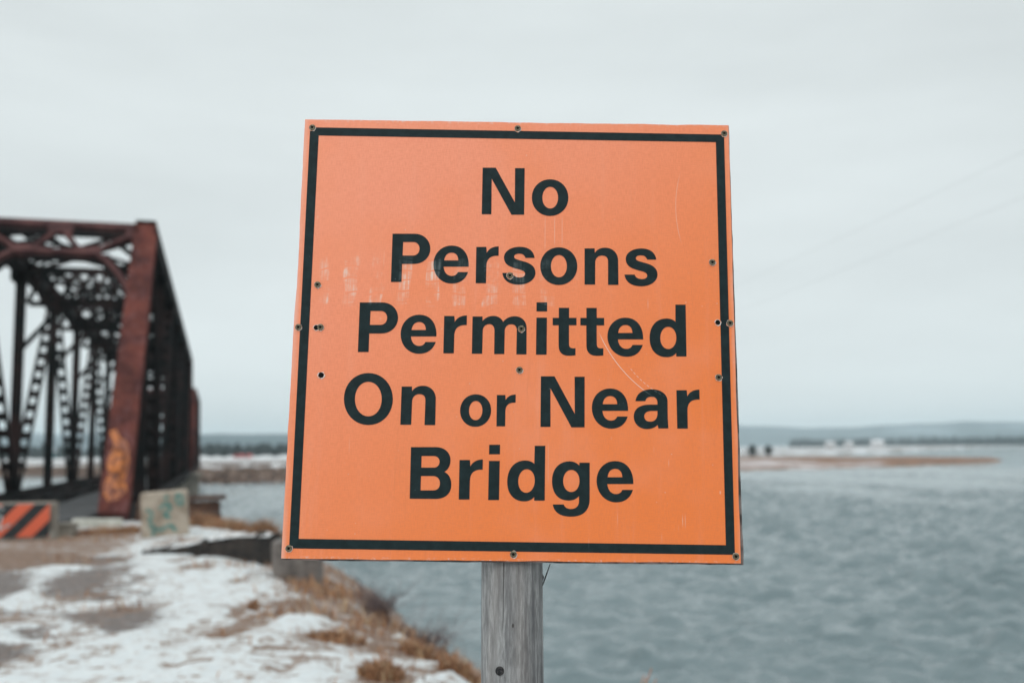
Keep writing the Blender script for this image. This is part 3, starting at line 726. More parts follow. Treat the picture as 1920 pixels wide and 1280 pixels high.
def truss_bridge(root, n, pn, H, W=4.9, zb=.12, rusty=True):
    TR = rm.m if rusty else dm.m
    L = n * pn
    U = lambda k, x: np.array([x, k * pn, H]); B = lambda k, x: np.array([x, k * pn, zb])
    for x in (0.0, -W):
        sd_ = (1, 0, 0)
        for a, b in ((B(0, x), U(1, x)), (B(n, x), U(n - 1, x))):
            mb = MB(); mb.beam(a, b, .60, .42, sd_); mb.beam(a, b, .66, .03, sd_, off=(0, .225)); mb.beam(a, b, .66, .03, sd_, off=(0, -.225))
            mb.build('end_post', rm.m, root)
        mb = MB(); mb.beam(U(1, x), U(n - 1, x), .50, .42, sd_); mb.beam(U(1, x) + (0, -.25, .23), U(n - 1, x) + (0, .25, .23), .60, .03, sd_)
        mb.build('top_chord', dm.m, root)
        mb = MB()
        for s_ in (-.2, .2): mb.beam(B(0, x) + (s_, 0, 0), B(n, x) + (s_, 0, 0), .05, .36, sd_)
        for k in range(int(L / .9)): mb.beam((x - .2, k * .9, zb + .1), (x + .2, k * .9 + .45, zb + .1), .06, .012, (0, 1, 0))
        mb.build('bottom_chord', dm.m, root)
        for k in range(1, n):
            mb = MB()
            mb.beam(B(k, x), U(k, x), .34, .05, (1, 0, 0), off=(0, .13)); mb.beam(B(k, x), U(k, x), .34, .05, (1, 0, 0), off=(0, -.13))
            laced(mb, B(k, x), U(k, x), .30, .22, .55, .03, (0, 1, 0))
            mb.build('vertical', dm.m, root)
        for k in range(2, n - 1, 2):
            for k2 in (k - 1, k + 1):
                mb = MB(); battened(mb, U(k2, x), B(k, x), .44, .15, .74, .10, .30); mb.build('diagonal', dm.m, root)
        for k in range(1, n):
            mb = MB(); mb.box((x + .265, k * pn - .55, H - .55), (x + .285, k * pn + .55, H + .1)); mb.box((x - .285, k * pn - .55, H - .55), (x - .265, k * pn + .55, H + .1)); mb.build('gusset_plate', dm.m, root)
    # portals in the plane of the end posts
    def portal(k0, k1):
        a, b = B(k0, 0), U(k1, 0); e = (a - b) / np.linalg.norm(a - b)
        Q = lambda x, s_: np.array([x, b[1], b[2]]) + e * s_
        nv = np.cross(np.array([1, 0, 0]), e)
        mb = MB()
        def bar(p, q, w): mb.beam(Q(*p), Q(*q), w, .16, nv and None if False else np.cross(Q(*q) - Q(*p), nv))
        bar((0.05, -.05), (-W - .05, -.05), .27)
        bar((-1.25, 1.35), (-W + 1.25, 1.35), .17)
        for p, q in (((-.1, .1), (-1.45, 1.35)), ((-W / 2, .1), (-1.75, 1.35)), ((-W / 2, .1), (-W + 1.75, 1.35)), ((-W + .1, .1), (-W + 1.45, 1.35))): bar(p, q, .12)
        for s_ in (0, 1):
            X = (lambda x: x) if s_ == 0 else (lambda x: -W - x)
            pts = [(-1.35, 1.35), (-1.0, 1.72), (-.62, 2.35), (-.25, 3.2)]
            for p, q in zip(pts[:-1], pts[1:]): bar((X(p[0]), p[1]), (X(q[0]), q[1]), .14)
        for x in (-W / 2,): mb.frame(Q(x, .22), (.36, 0, 0), e * .2, nv * .09)
        for x in (-1.5, -W + 1.5): mb.frame(Q(x, 1.3), (.3, 0, 0), e * .17, nv * .09)
        for x in (-.3, -W + .3): mb.frame(Q(x, .25), (.28, 0, 0), e * .35, nv * .09)
        mb.build('portal_brace', pbm.m, root)
        mb = MB(); y_in = .55 if k1 > k0 else -.55                  # inner plane of the box portal, dark steel
        def bar2(p, q, w, t_=.08): 
            P_, Q_ = Q(*p) + (0, y_in, .0), Q(*q) + (0, y_in, .0); mb.beam(P_, Q_, w, t_, np.cross(Q_ - P_, nv))
        bar2((0, .08), (-W, .08), .50); bar2((-1.0, 1.42), (-W + 1.0, 1.42), .34)
        for i in range(5):
            xa, xb = -.2 - .9 * i, -.2 - .9 * (i + 1); bar2((xa, .3 if i % 2 else 1.4), (xb, 1.4 if i % 2 else .3), .15)
        for s_ in (0, 1):
            X = (lambda x: x) if s_ == 0 else (lambda x: -W - x)
            bar2((X(-1.2), 1.4), (X(-.15), 3.2), .34); bar2((X(-.1), 1.3), (X(-.75), 2.1), .18); bar2((X(-.1), 2.2), (X(-.45), 2.75), .16)
        mb.build('inner_portal_brace', dm.m, root)
    portal(0, 1); portal(n, n - 1)
    # sway frames and top laterals
    for k in range(2, n - 1):
        y = k * pn; mb = MB(); h0, h1 = H - .05, H - 1.35
        mb.beam((0, y, h0), (-W, y, h0), .24, .2, (0, 0, 1)); mb.beam((-.3, y, h1), (-W + .3, y, h1), .2, .14, (0, 0, 1))
        m_ = 8; x0 = -.25; x1 = -W + .25
        for i in range(m_):
            xa, xb = x0 + (x1 - x0) * i / m_, x0 + (x1 - x0) * (i + 1) / m_
            for s_ in (0, 1):
                za, zb_ = (h0, h1) if (i + s_) % 2 else (h1, h0)
                mb.beam((xa, y + (s_ - .5) * .1, za), (xb, y + (s_ - .5) * .1, zb_), .06, .16, (0, 1, 0))
        for s_ in (0, 1):
            X = (lambda x: x) if s_ == 0 else (lambda x: -W - x)
            mb.beam((X(-1.5), y, h1), (X(-.1), y, h1 - 1.7), .12, .17, (0, 1, 0))
        mb.build('sway_frame', dm.m, root)
    for k in range(1, n - 1):
        mb = MB()
        laced(mb, (0, k * pn, H - .1), (-W, (k + 1) * pn, H - .1), .40, .2, .9, .07, (0, 0, 1), .09); laced(mb, (-W, k * pn, H - .13), (0, (k + 1) * pn, H - .13), .40, .2, .9, .07, (0, 0, 1), .09)
        mb.build('top_lateral', dm.m, root)
    # floor
    for k in range(0, n + 1): mb = MB(); mb.beam((.1, k * pn, zb - .25), (-W - .1, k * pn, zb - .25), .55, .25, (0, 0, 1)); mb.build('floor_beam', dm.m, root)
    for x in (-1.0, -1.75, -3.2, -3.95): mb = MB(); mb.beam((x, 0, zb - .25), (x, L, zb - .25), .5, .2, (0, 0, 1)); mb.build('stringer', dm.m, root)
    mb = MB(); y = -1.4
    while y < L:
        w_ = .24; mb.box((-2.05 - .08 * random.random(), y, zb - .02), (-.5 + .06 * random.random(), y + w_, zb + .10 + .02 * random.random())); y += w_ + .02
    mb.build('deck', dkm.m, root)

br = empty('truss_bridge', BO, TH)
tag(br, 'rusty brown steel truss railway bridge, nearest span with the open portal', 'bridge', 'truss spans crossing the river')
truss_bridge(br, 8, PN, HT)
# orange graffiti on the near right end post
e_ = (np.array([0, PN, HT]) - np.array([0, 0, .12])); e_ /= np.linalg.norm(e_); nv = np.cross(np.array([1, 0, 0]), e_); nv = nv if nv[1] < 0 else -nv
mb = MB(); pr = random.Random(5)
def gp(x, s_): return np.array([0, 0, .12]) + np.array([x, 0, 0]) + e_ * s_ + nv * .248
strokes = [[(-.16, .45), (-.05, .4), (.08, .5), (.12, .8), (.06, 1.1), (.13, 1.4), (.1, 1.75), (.0, 2.0), (-.12, 1.9), (-.17, 1.5), (-.1, 1.1), (-.18, .8), (-.14, .5)],
           [(.02, 2.3), (.12, 2.0), (.16, 1.5), (.1, 1.0), (.18, .6)], [(-.2, 2.6), (-.1, 2.3), (-.04, 1.7), (-.02, 1.2), (.02, .7)], [(-.18, 1.2), (0, 1.3), (.18, 1.15)]]
for st in strokes:
    for a, b in zip(st[:-1], st[1:]):
        A_, B_ = gp(*a), gp(*b); mb.beam(A_, B_, .17, .006, np.cross(B_ - A_, nv))
o = mb.build('graffiti', gpm.m, br); o['label'] = 'orange spray-painted scrawl low on the end post'

br2 = empty('truss_bridge', bw(0, 8 * PN + .9, 0), TH)
tag(br2, 'farther, lower truss span of the rusty bridge reaching the opposite bank', 'bridge', 'truss spans crossing the river')
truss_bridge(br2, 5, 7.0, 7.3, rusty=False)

cm = Mat('old_concrete', .9, spec=.25)
c_1 = cm.noise(2.2, 5, .65); c_2 = cm.noise(16, 5, .6)
cc = cm.mix(cm.rng(c_1, .35, .65), (.23, .205, .175), (.36, .33, .285)); cm.color(cm.mix(cm.rng(c_2, .5, .75, 0, .5), cc, (.17, .15, .13))); cm.bump(c_2, .5, .01)
tbm = Mat('brown_timber', .9); tbm.color(tbm.mix(tbm.rng(tbm.noise(1.5, 5, .6, (1, 1, 5)), .35, .65), (.035, .018, .014), (.13, .065, .04)))
ab = empty('bridge_abutment', bw(-2.45, .4, 0), TH); tag(ab, 'concrete abutment with brown timber wing under the near end of the bridge', 'abutment')
mb = MB(); mb.box((-3.2, -.7, -3), (3.1, .75, -.03)); mb.build('bearing_seat', cm.m, ab)
mb = MB()
for j in range(4): mb.box((2.9 + .02 * j, -.55, -.62 + .28 * j), (4.85 - .03 * (j % 2), -.25, -.36 + .28 * j))
mb.box((3.0, -.66, .52), (4.95, -.1, .62)); mb.build('timber_wing', tbm.m, ab)
pi_ = empty('bridge_pier', bw(-2.45, 8 * PN + .45, WZ), TH); tag(pi_, 'concrete river pier between the two truss spans', 'pier')
mb = MB(); mb.box((-3.3, -.7, -2.0), (3.3, .7, 1.6)); mb.build('shaft', cm.m, pi_, .04)
mb = MB(); mb.box((-3.55, -.95, 1.604), (3.55, .95, 1.95)); mb.build('cap', cm.m, pi_, .03)

# ================================================================== THINGS ON THE BANK
def gz(x, y): return float(ground_z(np.array([x]), np.array([y]))[0])
snm = Mat('old_snow', .8); snm.color(snm.mix(snm.rng(snm.noise(9, 4), .4, .65), (.64, .65, .66), (.45, .42, .40)))

# striped barrier on the left
p = at(101, 1011, -.02); bx, by = p[0], p[1]; z0 = gz(bx - .8, by)
ba = empty('concrete_barrier', (bx, by, z0 - .06), .2)
tag(ba, 'concrete barrier with orange and black diagonal stripes in front of the bridge portal', 'barrier')
mb = MB(); prof = [(-.30, 0), (.30, 0), (.30, .10), (.20, .22), (.15, .76), (-.15, .76), (-.20, .22), (-.30, .10)]
Lb = 3.2
mb.add([(-Lb, y_, z_) for y_, z_ in prof] + [(.03, y_, z_) for y_, z_ in prof],
       [tuple(range(8)), tuple(range(8, 16))] + [(i, (i + 1) % 8, 8 + (i + 1) % 8, 8 + i) for i in range(8)])
mb.build('body', cm.m, ba, .015)
st = Mat('orange_black_stripes', .6)
x_, y_, z_ = st.xyz()
dg = st.math('FRACT', st.math('ADD', st.math('MULTIPLY', st.math('SUBTRACT', x_, st.math('MULTIPLY', z_, .95)), 1.78), .28))
sc_ = st.mix(st.rng(dg, .50, .52), (.66, .115, .05), (.010, .014, .016)); sc_ = st.mix(st.rng(dg, .985, .99), sc_, (.66, .115, .05))
sc_ = st.mix(st.rng(st.noise(7, 5, .7), .60, .74, 0, .35), sc_, (.45, .40, .38)); st.color(sc_)
mb = MB(); mb.box((-Lb + .05, -.335, .12), (-.02, -.310, .74)); stripe = mb.build('striped_board', st.m, ba)
wsp = Mat('pale_spray_paint', .7); wsp.color(wsp.mix(wsp.rng(wsp.noise(14, 3), .4, .6), (.55, .56, .56), (.18, .30, .31)))
mb = MB()
for s_ in range(5):
    cx = -1.45 + .16 * s_; pts = [(cx + pr.uniform(-.14, .14), pr.uniform(.22, .72)) for _ in range(5)]
    for a, b in zip(pts[:-1], pts[1:]): mb.beam((a[0], -.339, a[1]), (b[0], -.339, b[1]), .035, .004, (0, 0, 1) if abs(a[0] - b[0]) > abs(a[1] - b[1]) else (1, 0, 0))
o = mb.build('graffiti', wsp.m, ba); o['label'] = 'white and teal spray scrawl over the stripes'

# graffitied block
tanc = Mat('tan_concrete', .9, spec=.2); tanc.color(tanc.mix(tanc.rng(tanc.noise(2.5, 5, .65), .35, .65), (.27, .22, .17), (.46, .39, .32)))
p = at(300, 1009, .0); z0 = gz(p[0], p[1])
bk = empty('concrete_block', (p[0], p[1] + .35, z0 - .05), .05); bk.rotation_euler = (0, math.radians(-3.5), .30)
tag(bk, 'tilted pale concrete block with teal graffiti beside the bridge end post', 'block')
mb = MB(); mb.box((-.43, -.38, -.05), (.43, .38, .92)); bb = mb.build('body', tanc.m, bk, .035)
tg = Mat('teal_spray_paint', .7); tg.color(tg.mix(tg.rng(tg.noise(9, 4, .7), .4, .6), (.045, .20, .18), (.20, .27, .23)))
mb = MB()
for pts in ([(-.33, .62), (-.22, .55), (-.28, .38), (-.18, .25), (-.24, .12)], [(-.1, .60), (.05, .72), (.12, .6), (-.02, .5), (.1, .42)], [(.22, .86), (.34, .82), (.33, .66), (.24, .68), (.23, .84)], [(-.3, .3), (-.1, .2), (.1, .3), (.2, .16)], [(.0, .8), (.08, .84)]):
    for a, b in zip(pts[:-1], pts[1:]): mb.beam((a[0], -.383, a[1]), (b[0], -.383, b[1]), .07, .005, (1, 0, 0) if abs(a[1] - b[1]) > abs(a[0] - b[0]) else (0, 0, 1))
o = mb.build('graffiti', tg.m, bk)

# pale curb stone between barrier and end post
p = at(182, 993, .0); z0 = gz(p[0], p[1])
mb = MB(); mb.box((-.50, -.14, -.06), (.50, .14, .27)); pale = Mat('pale_concrete', .9); pale.color(pale.mix(pale.rng(pale.noise(6, 5), .35, .65), (.40, .39, .34), (.58, .57, .52)))
o = mb.build('kerb_stone', pale.m, None, .03); o.location = (p[0], p[1], z0 - .07); o.rotation_euler = (0, math.radians(1.5), .25)
tag(o, 'short pale concrete beam lying at the foot of the rusty end post', 'concrete beam')
# dark drain box by the barrier
p = at(116, 1000, .05); z0 = gz(p[0], p[1])
mb = MB(); mb.box((-.16, -.14, -.05), (.16, .14, .22)); mb.box((-.19, -.17, .222), (.19, .17, .26))
o = mb.build('stone_post', cm.m, None, .02); o.location = (p[0] + .05, p[1] + .1, z0)
tag(o, 'stubby grey concrete stub between the striped barrier and the pale beam', 'stub')

# snow-topped timber lying along the bank
a = at(272, 1040, .0); b = at(512, 1044, .0)
dv = np.array([b[0] - a[0], b[1] - a[1]]); Lt = float(np.linalg.norm(dv))
tb = empty('fallen_timber', (a[0], a[1] + .1, gz(a[0], a[1])), math.atan2(dv[1], dv[0]))
tag(tb, 'dark snow-topped timber lying on the bank behind the lower left of the sign', 'timber')
btm = Mat('wet_black_timber', .85); btm.color(btm.mix(btm.rng(btm.noise(2, 5, .6, (1, 7, 7)), .35, .65), (.010, .010, .010), (.045, .034, .028)))
mb = MB(); ns = 26; pts = []
for i in range(ns + 1):
    t = i / ns; x_ = Lt * t; hh = .10 + .24 * sstep(0, .85, np.array(t)) + .035 * math.sin(i * 1.7) + .03 * math.sin(i * 3.9)
    for (yy, z_) in ((-.14, -.08), (-.16 + .01 * math.sin(i), hh * .9), (-.06, hh + .015), (.22, hh), (.26, -.08)): pts.append((x_, yy + .02 * math.sin(i * 2.3), z_))
fs = [(i * 5 + j, (i + 1) * 5 + j, (i + 1) * 5 + (j + 1) % 5, i * 5 + (j + 1) % 5) for i in range(ns) for j in range(5)] + [tuple(range(5)), tuple(range(ns * 5, ns * 5 + 5))]
mb.add(pts, fs); mb.build('beam', btm.m, tb)
mb = MB(); V = []; nx, ny = 60, 8
for i in range(nx):
    t = i / (nx - 1); x_ = Lt * (.02 + .96 * t); hh = .10 + .24 * float(sstep(0, .85, np.array(t)))
    for j in range(ny):
        u_ = j / (ny - 1); n_ = fbm(np.array([x_ * 5]), np.array([u_ * 2.]), 3, 77)[0]
        V.append((x_, -.16 + .42 * u_ + .03 * (n_ - .5), hh + .002 + .075 * math.sin(math.pi * min(1, max(0, u_))) ** .5 * max(0, (n_ - .40) * 3.2)))
mb.add(V, [tuple(r) for r in grid_faces(nx, ny)]); mb.build('snow_cap', snm.m, tb, smooth=True)

# grey block behind the lower left corner of the sign
p = at(551, 1078, -.05); z0 = gz(p[0], p[1])
gb_ = Mat('grey_brown_stone', .9); gb_.color(gb_.mix(gb_.rng(gb_.noise(5, 5, .65), .35, .65), (.075, .065, .06), (.19, .165, .15)))
mb = MB(); mb.box((-.32, -.3, -.15), (.32, .3, .56)); gk = mb.build('stone_block', gb_.m, None, .03); gk.location = (p[0], p[1] + .28, z0 - .02); gk.rotation_euler = (0, math.radians(-2), .12)
tag(gk, 'grey-brown stone block half hidden behind the lower left sign corner', 'block')

# ---- dry grass (one mass) on the bank
def blades(name, cx, cy, cz, h, lean, wid, mat, parent=None):
    n = len(cx); a = rng.random(n) * 2 * math.pi; b = rng.random(n) * 2 * math.pi
    wx, wy = np.cos(a) * wid, np.sin(a) * wid; lx, ly = np.cos(b) * lean * h, np.sin(b) * lean * h
    P = np.zeros((n, 5, 3))
    P[:, 0] = np.stack([cx - wx, cy - wy, cz - .02], -1); P[:, 1] = np.stack([cx + wx, cy + wy, cz - .02], -1)
    P[:, 2] = np.stack([cx + wx * .7 + lx * .35, cy + wy * .7 + ly * .35, cz + h * .6], -1); P[:, 3] = np.stack([cx - wx * .7 + lx * .35, cy - wy * .7 + ly * .35, cz + h * .6], -1)
    P[:, 4] = np.stack([cx + lx, cy + ly, cz + h * (1 - .25 * lean)], -1)
    base = np.arange(n)[:, None] * 5
    F = np.concatenate([base + np.array([[0, 1, 2]]), base + np.array([[0, 2, 3]]), base + np.array([[3, 2, 4]])])
    sh = np.repeat(rng.random(n), 5)
    return mesh_np(name, P.reshape(-1, 3), F, mat, parent, attrs={'shade': sh})
grm = Mat('dry_grass', .85)
gc_ = grm.mix(grm.attr('shade'), (.18, .085, .05), (.54, .29, .15)); grm.color(grm.mix(grm.rng(grm.attr('shade'), .72, .95), gc_, (.50, .36, .22)))
cand_x, cand_y = rng.uniform(-16, 3.5, 260000), rng.uniform(3, 24.5, 260000)
s_ = edge_dist(cand_x, cand_y)
dens = sstep(1.5, .0, s_) * sstep(-2.2, -.4, s_) * (.05 + 1.2 * sstep(.44, .68, fbm(cand_x * 2.0, cand_y * .9, 4, 81)))
dens = np.maximum(dens, .55 * sstep(.60, .70, fbm(cand_x * 2.0, cand_y * .85, 4, 91)) * sstep(6.5, 1.0, s_) * sstep(-1, 0, s_))
ul = at(120, 1010)[1]
dens = np.maximum(dens, .40 * sstep(17.5, 19.5, cand_y) * sstep(.55, .7, fbm(cand_x * 1.2, cand_y * 1.2, 3, 95)) * (s_ > 0))
dens = np.maximum(dens, .02 * sstep(.5, .65, fbm(cand_x * .8, cand_y * .8, 3, 96)) * (s_ > 0))
keep = rng.random(len(cand_x)) < dens * .26
gx_, gy_ = cand_x[keep], cand_y[keep]
hh = (.05 + .12 * rng.random(len(gx_)) ** 1.6) * (1 + .7 * sstep(.8, -.3, s_[keep]))
hh *= np.where(gy_ > 17, .8, 1)
gg_ = blades('dry_grass', gx_, gy_, ground_z(gx_, gy_), hh, .25 + .5 * rng.random(len(gx_)), .006 + .004 * rng.random(len(gx_)), grm.m)
tag(gg_, 'orange-brown dry grass growing along the snowy bank edge', 'grass', kind='stuff')

# single larger tufts by the timber and block
def tuft_at(px, py, n, h, r, label, z=-.02):
    p = at(px, py, z); n_ = n; rr = r * np.sqrt(rng.random(n_)); aa = rng.random(n_) * 6.283
    x_, y_ = p[0] + rr * np.cos(aa), p[1] + rr * np.sin(aa) * .7
    o = blades('grass_tuft', x_, y_, ground_z(x_, y_) + 0 * x_, h * (.5 + .6 * rng.random(n_)) * (1 - .5 * rr / r), .3 + .4 * rng.random(n_), .007 + .004 * rng.random(n_), grm.m)
    return tag(o, label, 'grass tuft', 'tan grass tufts on the bank')
tuft_at(378, 990, 700, .46, .42, 'tan grass tuft against the right side of the teal graffiti block')
tuft_at(440, 992, 900, .42, .75, 'wide low tan grass tuft growing behind the middle of the fallen timber')
tuft_at(503, 992, 700, .60, .34, 'taller rounded tan grass tuft behind the right end of the fallen timber')
tuft_at(250, 1002, 420, .30, .40, 'brown grass tuft at the left foot of the teal graffiti block')
tuft_at(195, 1003, 420, .26, .60, 'brown grass tuft below the pale concrete beam')
tuft_at(714, 1258, 500, .20, .17, 'dark brown grass tuft in snow near the bottom edge, left of the post')
tuft_at(800, 1192, 500, .24, .22, 'dark brown grass tuft on the bank edge just left of the post')
tuft_at(862, 1222, 420, .20, .16, 'small dark grass tuft at the outermost tip of the bank, nearest the post')
tuft_at(630, 1196, 380, .14, .26, 'flat rusty grass tuft in the snow between the stone block and the bottom edge')
tuft_at(475, 1150, 70, .22, .05, 'thin lone straw tuft standing in the snow')
# bare twiggy shrubs hanging over the water
twm = Mat('bare_twigs', .85); twm.color(twm.mix(twm.rng(twm.noise(6, 3), .4, .6), (.075, .05, .05), (.17, .125, .125)))
def shrub(x, y, r, h, n, label, seed):
    r_ = np.random.default_rng(seed); z = gz(x, y); mb = MB()
    for i in range(n):
        a = r_.random() * 6.283; l = h * r_.uniform(.55, 1); d = np.array([math.cos(a) * r_.uniform(.2, 1) * r, math.sin(a) * r_.uniform(.2, 1) * r, l])
        b0 = np.array([x + r_.normal() * r * .12, y + r_.normal() * r * .12, z - .05]); m_ = b0 + d * .5 + r_.normal(size=3) * .04 + np.array([0, 0, .06]); e = b0 + d
        mb.tube([b0, m_, e], [.006, .0045, .0015], 4)
        for j in range(4):
            t = r_.uniform(.35, .95); c0 = b0 * (1 - t) ** 2 + 2 * m_ * t * (1 - t) + e * t * t; dd = d * .3 + r_.normal(size=3) * .12
            mb.tube([c0, c0 + dd], [.003, .0012], 3)
    o = mb.build('bare_shrub', twm.m); tag(o, label, 'shrub', 'bare shrubs along the bank edge')
shrub(-1.55, 11.9, .5, .36, 50, 'bare purplish shrub overhanging the water midway along the bank edge', 1)
shrub(-.95, 10.3, .42, .28, 40, 'bare shrub on the bank edge nearest the post', 2)
shrub(-2.0, 13.1, .40, .34, 36, 'bare shrub beside the half-hidden stone block', 3)
# reed close to the lens at the bottom edge
rdm = Mat('orange_reed', .8); rdm.color(rdm.mix(rdm.rng(rdm.noise(20, 2), .4, .6), (.42, .18, .10), (.52, .27, .17)))
mb = MB(); dpt = 4.6
q0 = at_depth(1222, 1252, dpt); base = np.array([q0[0] - .14, q0[1] + .02, gz(q0[0] - .14, q0[1] + .02) - .03])
for k, (dx, dz) in enumerate(((0, 0), (-.035, -.03), (.02, -.05))):
    tip = q0 + np.array([dx, 0, dz]); mid = base * .5 + tip * .5 + np.array([-.06 - .02 * k, 0, .10])
    pts = [base * (1 - t) ** 2 + 2 * mid * t * (1 - t) + tip * t * t for t in np.linspace(0, 1, 9)]
    mb.tube(pts, list(np.linspace(.004, .0025, 9)), 5)
    for t in (.8, .86, .92): 
        c0 = base * (1 - t) ** 2 + 2 * mid * t * (1 - t) + tip * t * t; mb.tube([c0, c0 + np.array([.02 * (1 if k % 2 else -1), 0, -.02])], [.004, .001], 5)
o = mb.build('reed', rdm.m); tag(o, 'orange dry reed tip poking up at the bottom edge right of the post', 'reed')

# ================================================================== FAR THINGS
fol = Mat('dark_conifer', .9); fol.color(fol.mix(fol.attr('shade'), (.008, .016, .016), (.030, .045, .040)))
bark = Mat('bark', .9, (.05, .04, .035))
def conifer_mesh(seed, tall=1.0, bushy=False):
    r_ = np.random.default_rng(seed); n = 700
    t = r_.random(n) ** (.8 if not bushy else 1.0)
    env = (1 - t) ** .75 * .24 + .012 if not bushy else np.sqrt(np.clip(1 - (t * 2 - .9) ** 2, .02, 1)) * .42
    env = env * (.65 + .5 * np.sin(t * 37 + seed) ** 2)
    rr = env * np.sqrt(r_.random(n)) * 1.05; a = r_.random(n) * 6.283
    c0 = np.stack([rr * np.cos(a), rr * np.sin(a), .06 + .94 * t], -1)
    sz = .05 + .05 * r_.random(n)
    d1 = r_.normal(size=(n, 3)); d1 /= np.linalg.norm(d1, axis=1)[:, None]; d2 = r_.normal(size=(n, 3)); d2 = d2 - d1 * (d1 * d2).sum(1)[:, None]; d2 /= np.linalg.norm(d2, axis=1)[:, None]
    P = np.stack([c0 + d1 * sz[:, None], c0 - d1 * sz[:, None] * .5 + d2 * sz[:, None] * .6, c0 - d1 * sz[:, None] * .5 - d2 * sz[:, None] * .6], 1)
    return P.reshape(-1, 3), np.arange(n * 3).reshape(-1, 3), np.repeat(r_.random(n), 3)
def far_tree(name, px, ptop, pbase, d, label, bushy=False, group=None, wide=1.0, seed=0):
    pb = at_depth(px, pbase, d); pt = at_depth(px, ptop, d); h = pt[2] - pb[2]
    r_ = empty(name, (pb[0], pb[1], pb[2] - .3))
    tag(r_, label, 'tree' if not bushy else 'bush', group)
    V, F, sh = conifer_mesh(seed, bushy=bushy); V = V * np.array([h * wide, h * wide, h + .3])
    mesh_np('crown', V, F, fol.m, r_, attrs={'shade': sh})
    mb = MB(); mb.tube([(0, 0, -.8), (0, 0, h * .4)], [.035 * h, .015 * h], 6); mb.build('trunk', bark.m, r_)
    return r_
far_tree('conifer', 446, 833, 862, 360, 'tallest dark conifer on the far shore between bridge and sign', seed=1, wide=1.5, group='dark trees on the far shore')
far_tree('conifer', 420, 840, 864, 350, 'shorter dark conifer just left of the tallest far-shore conifer', seed=2, wide=1.6, group='dark trees on the far shore')
far_tree('conifer', 483, 836, 862, 370, 'slim dark conifer right of the red far-shore roof', seed=3, wide=1.1, group='dark trees on the far shore')
far_tree('conifer', 516, 840, 862, 360, 'dark conifer on the far shore nearest the sign edge', seed=4, wide=1.7, group='dark trees on the far shore')
far_tree('conifer', 396, 842, 863, 365, 'dark conifer on the far shore nearest the bridge', seed=5, wide=1.6, group='dark trees on the far shore')
far_tree('dark_bush', 1411, 834, 853, 300, 'dark round bush on the marsh closest to the sign, left of a pair', True, 'pair of dark bushes on the marsh', 1.2, 6)
far_tree('dark_bush', 1441, 834, 852, 300, 'dark round bush on the marsh, right of a pair by the sign', True, 'pair of dark bushes on the marsh', 1.2, 7)

def wood(name, spans, label, d, n, seed, hmin, hmax, base_z):
    """a far wood that reads as one dark mass"""
    r_ = np.random.default_rng(seed); Vs, Fs, Ss = [], [], []; off = 0
    for i in range(n):
        a0, a1 = spans[r_.integers(len(spans))]; az = math.radians(r_.uniform(a0, a1)); dd = d * r_.uniform(.94, 1.15); h = r_.uniform(hmin, hmax)
        m = 60; t = r_.random(m); env = ((1 - t) ** .8 * .28 + .02) * h * 1.3
        c0 = np.stack([dd * math.sin(az) + env * r_.normal(size=m) * .6, dd * math.cos(az) + env * r_.normal(size=m) * .6, base_z + h * t], -1)
        d1 = r_.normal(size=(m, 3)); d2 = r_.normal(size=(m, 3)); sz = h * .11
        P = np.stack([c0 + d1 * sz, c0 + d2 * sz, c0 - (d1 + d2) * sz * .6], 1).reshape(-1, 3)
        Vs.append(P); Fs.append(np.arange(m * 3).reshape(-1, 3) + off); off += m * 3; Ss.append(np.repeat(r_.random(m), 3))
    o = mesh_np(name, np.concatenate(Vs), np.concatenate(Fs), fol.m, attrs={'shade': np.concatenate(Ss)})
    return tag(o, label, 'wood', kind='stuff')
wood('far_wood', [(-19, -8), (-34, -20)], 'low dark wood along the far shore beyond the bridge', 470, 460, 5, 3.5, 7.5, WZ + .6)
wood('distant_wood', [(15.5, 20), (19, 30), (22, 34)], 'thin dark wood along the distant right-hand shore', 1400, 1500, 6, 6, 10.5, WZ + 1.5)

wall_w = Mat('white_wall', .8, (.58, .56, .56)); roof_s = Mat('snowy_roof', .8, (.62, .63, .65)); roof_r = Mat('red_roof', .7, (.36, .05, .045)); wall_t = Mat('teal_wall', .7, (.10, .24, .27)); pane = Mat('dark_pane', .2, (.03, .035, .04))
def house(px, pbase, d, w, dp, hw, hr, wallm, roofm, label, rz=0.0, group=None):
    p = at_depth(px, pbase, d); h = empty('house', (p[0], p[1], p[2]), rz); tag(h, label, 'house', group)
    mb = MB(); mb.box((-w / 2, -dp / 2, -1.0), (w / 2, dp / 2, hw)); wl = mb.build('wall', wallm.m, h)
    mb = MB(); o_ = .3
    mb.add([(-w / 2 - o_, -dp / 2 - o_, hw + .01), (w / 2 + o_, -dp / 2 - o_, hw + .01), (w / 2 + o_, dp / 2 + o_, hw + .01), (-w / 2 - o_, dp / 2 + o_, hw + .01), (-w / 2 - o_, 0, hw + hr), (w / 2 + o_, 0, hw + hr)],
           [(0, 1, 2, 3), (0, 1, 5, 4), (2, 3, 4, 5), (0, 3, 4), (1, 2, 5)])
    mb.build('roof', roofm.m, h)
    for k in range(max(2, int(w / 3))):
        x_ = -w / 2 + w * (k + .5) / max(2, int(w / 3)); mb = MB(); mb.box((x_ - .45, -dp / 2 - .04, .9), (x_ + .45, -dp / 2 + .02, 2.0)); mb.build('window', pane.m, h)
    return h
g_h = 'small houses on the distant shore'
house(1557, 838, 620, 5, 5, 2.2, 1.5, wall_w, roof_s, 'small white house on the far right shore, closest to the sign', group=g_h)
house(1592, 838, 640, 4.5, 5, 2.2, 1.5, wall_w, roof_s, 'small white house, middle one of three on the far right shore', group=g_h)
house(1645, 837, 640, 7, 6, 2.5, 2.0, wall_w, roof_s, 'widest white house of the three on the far right shore', group=g_h)
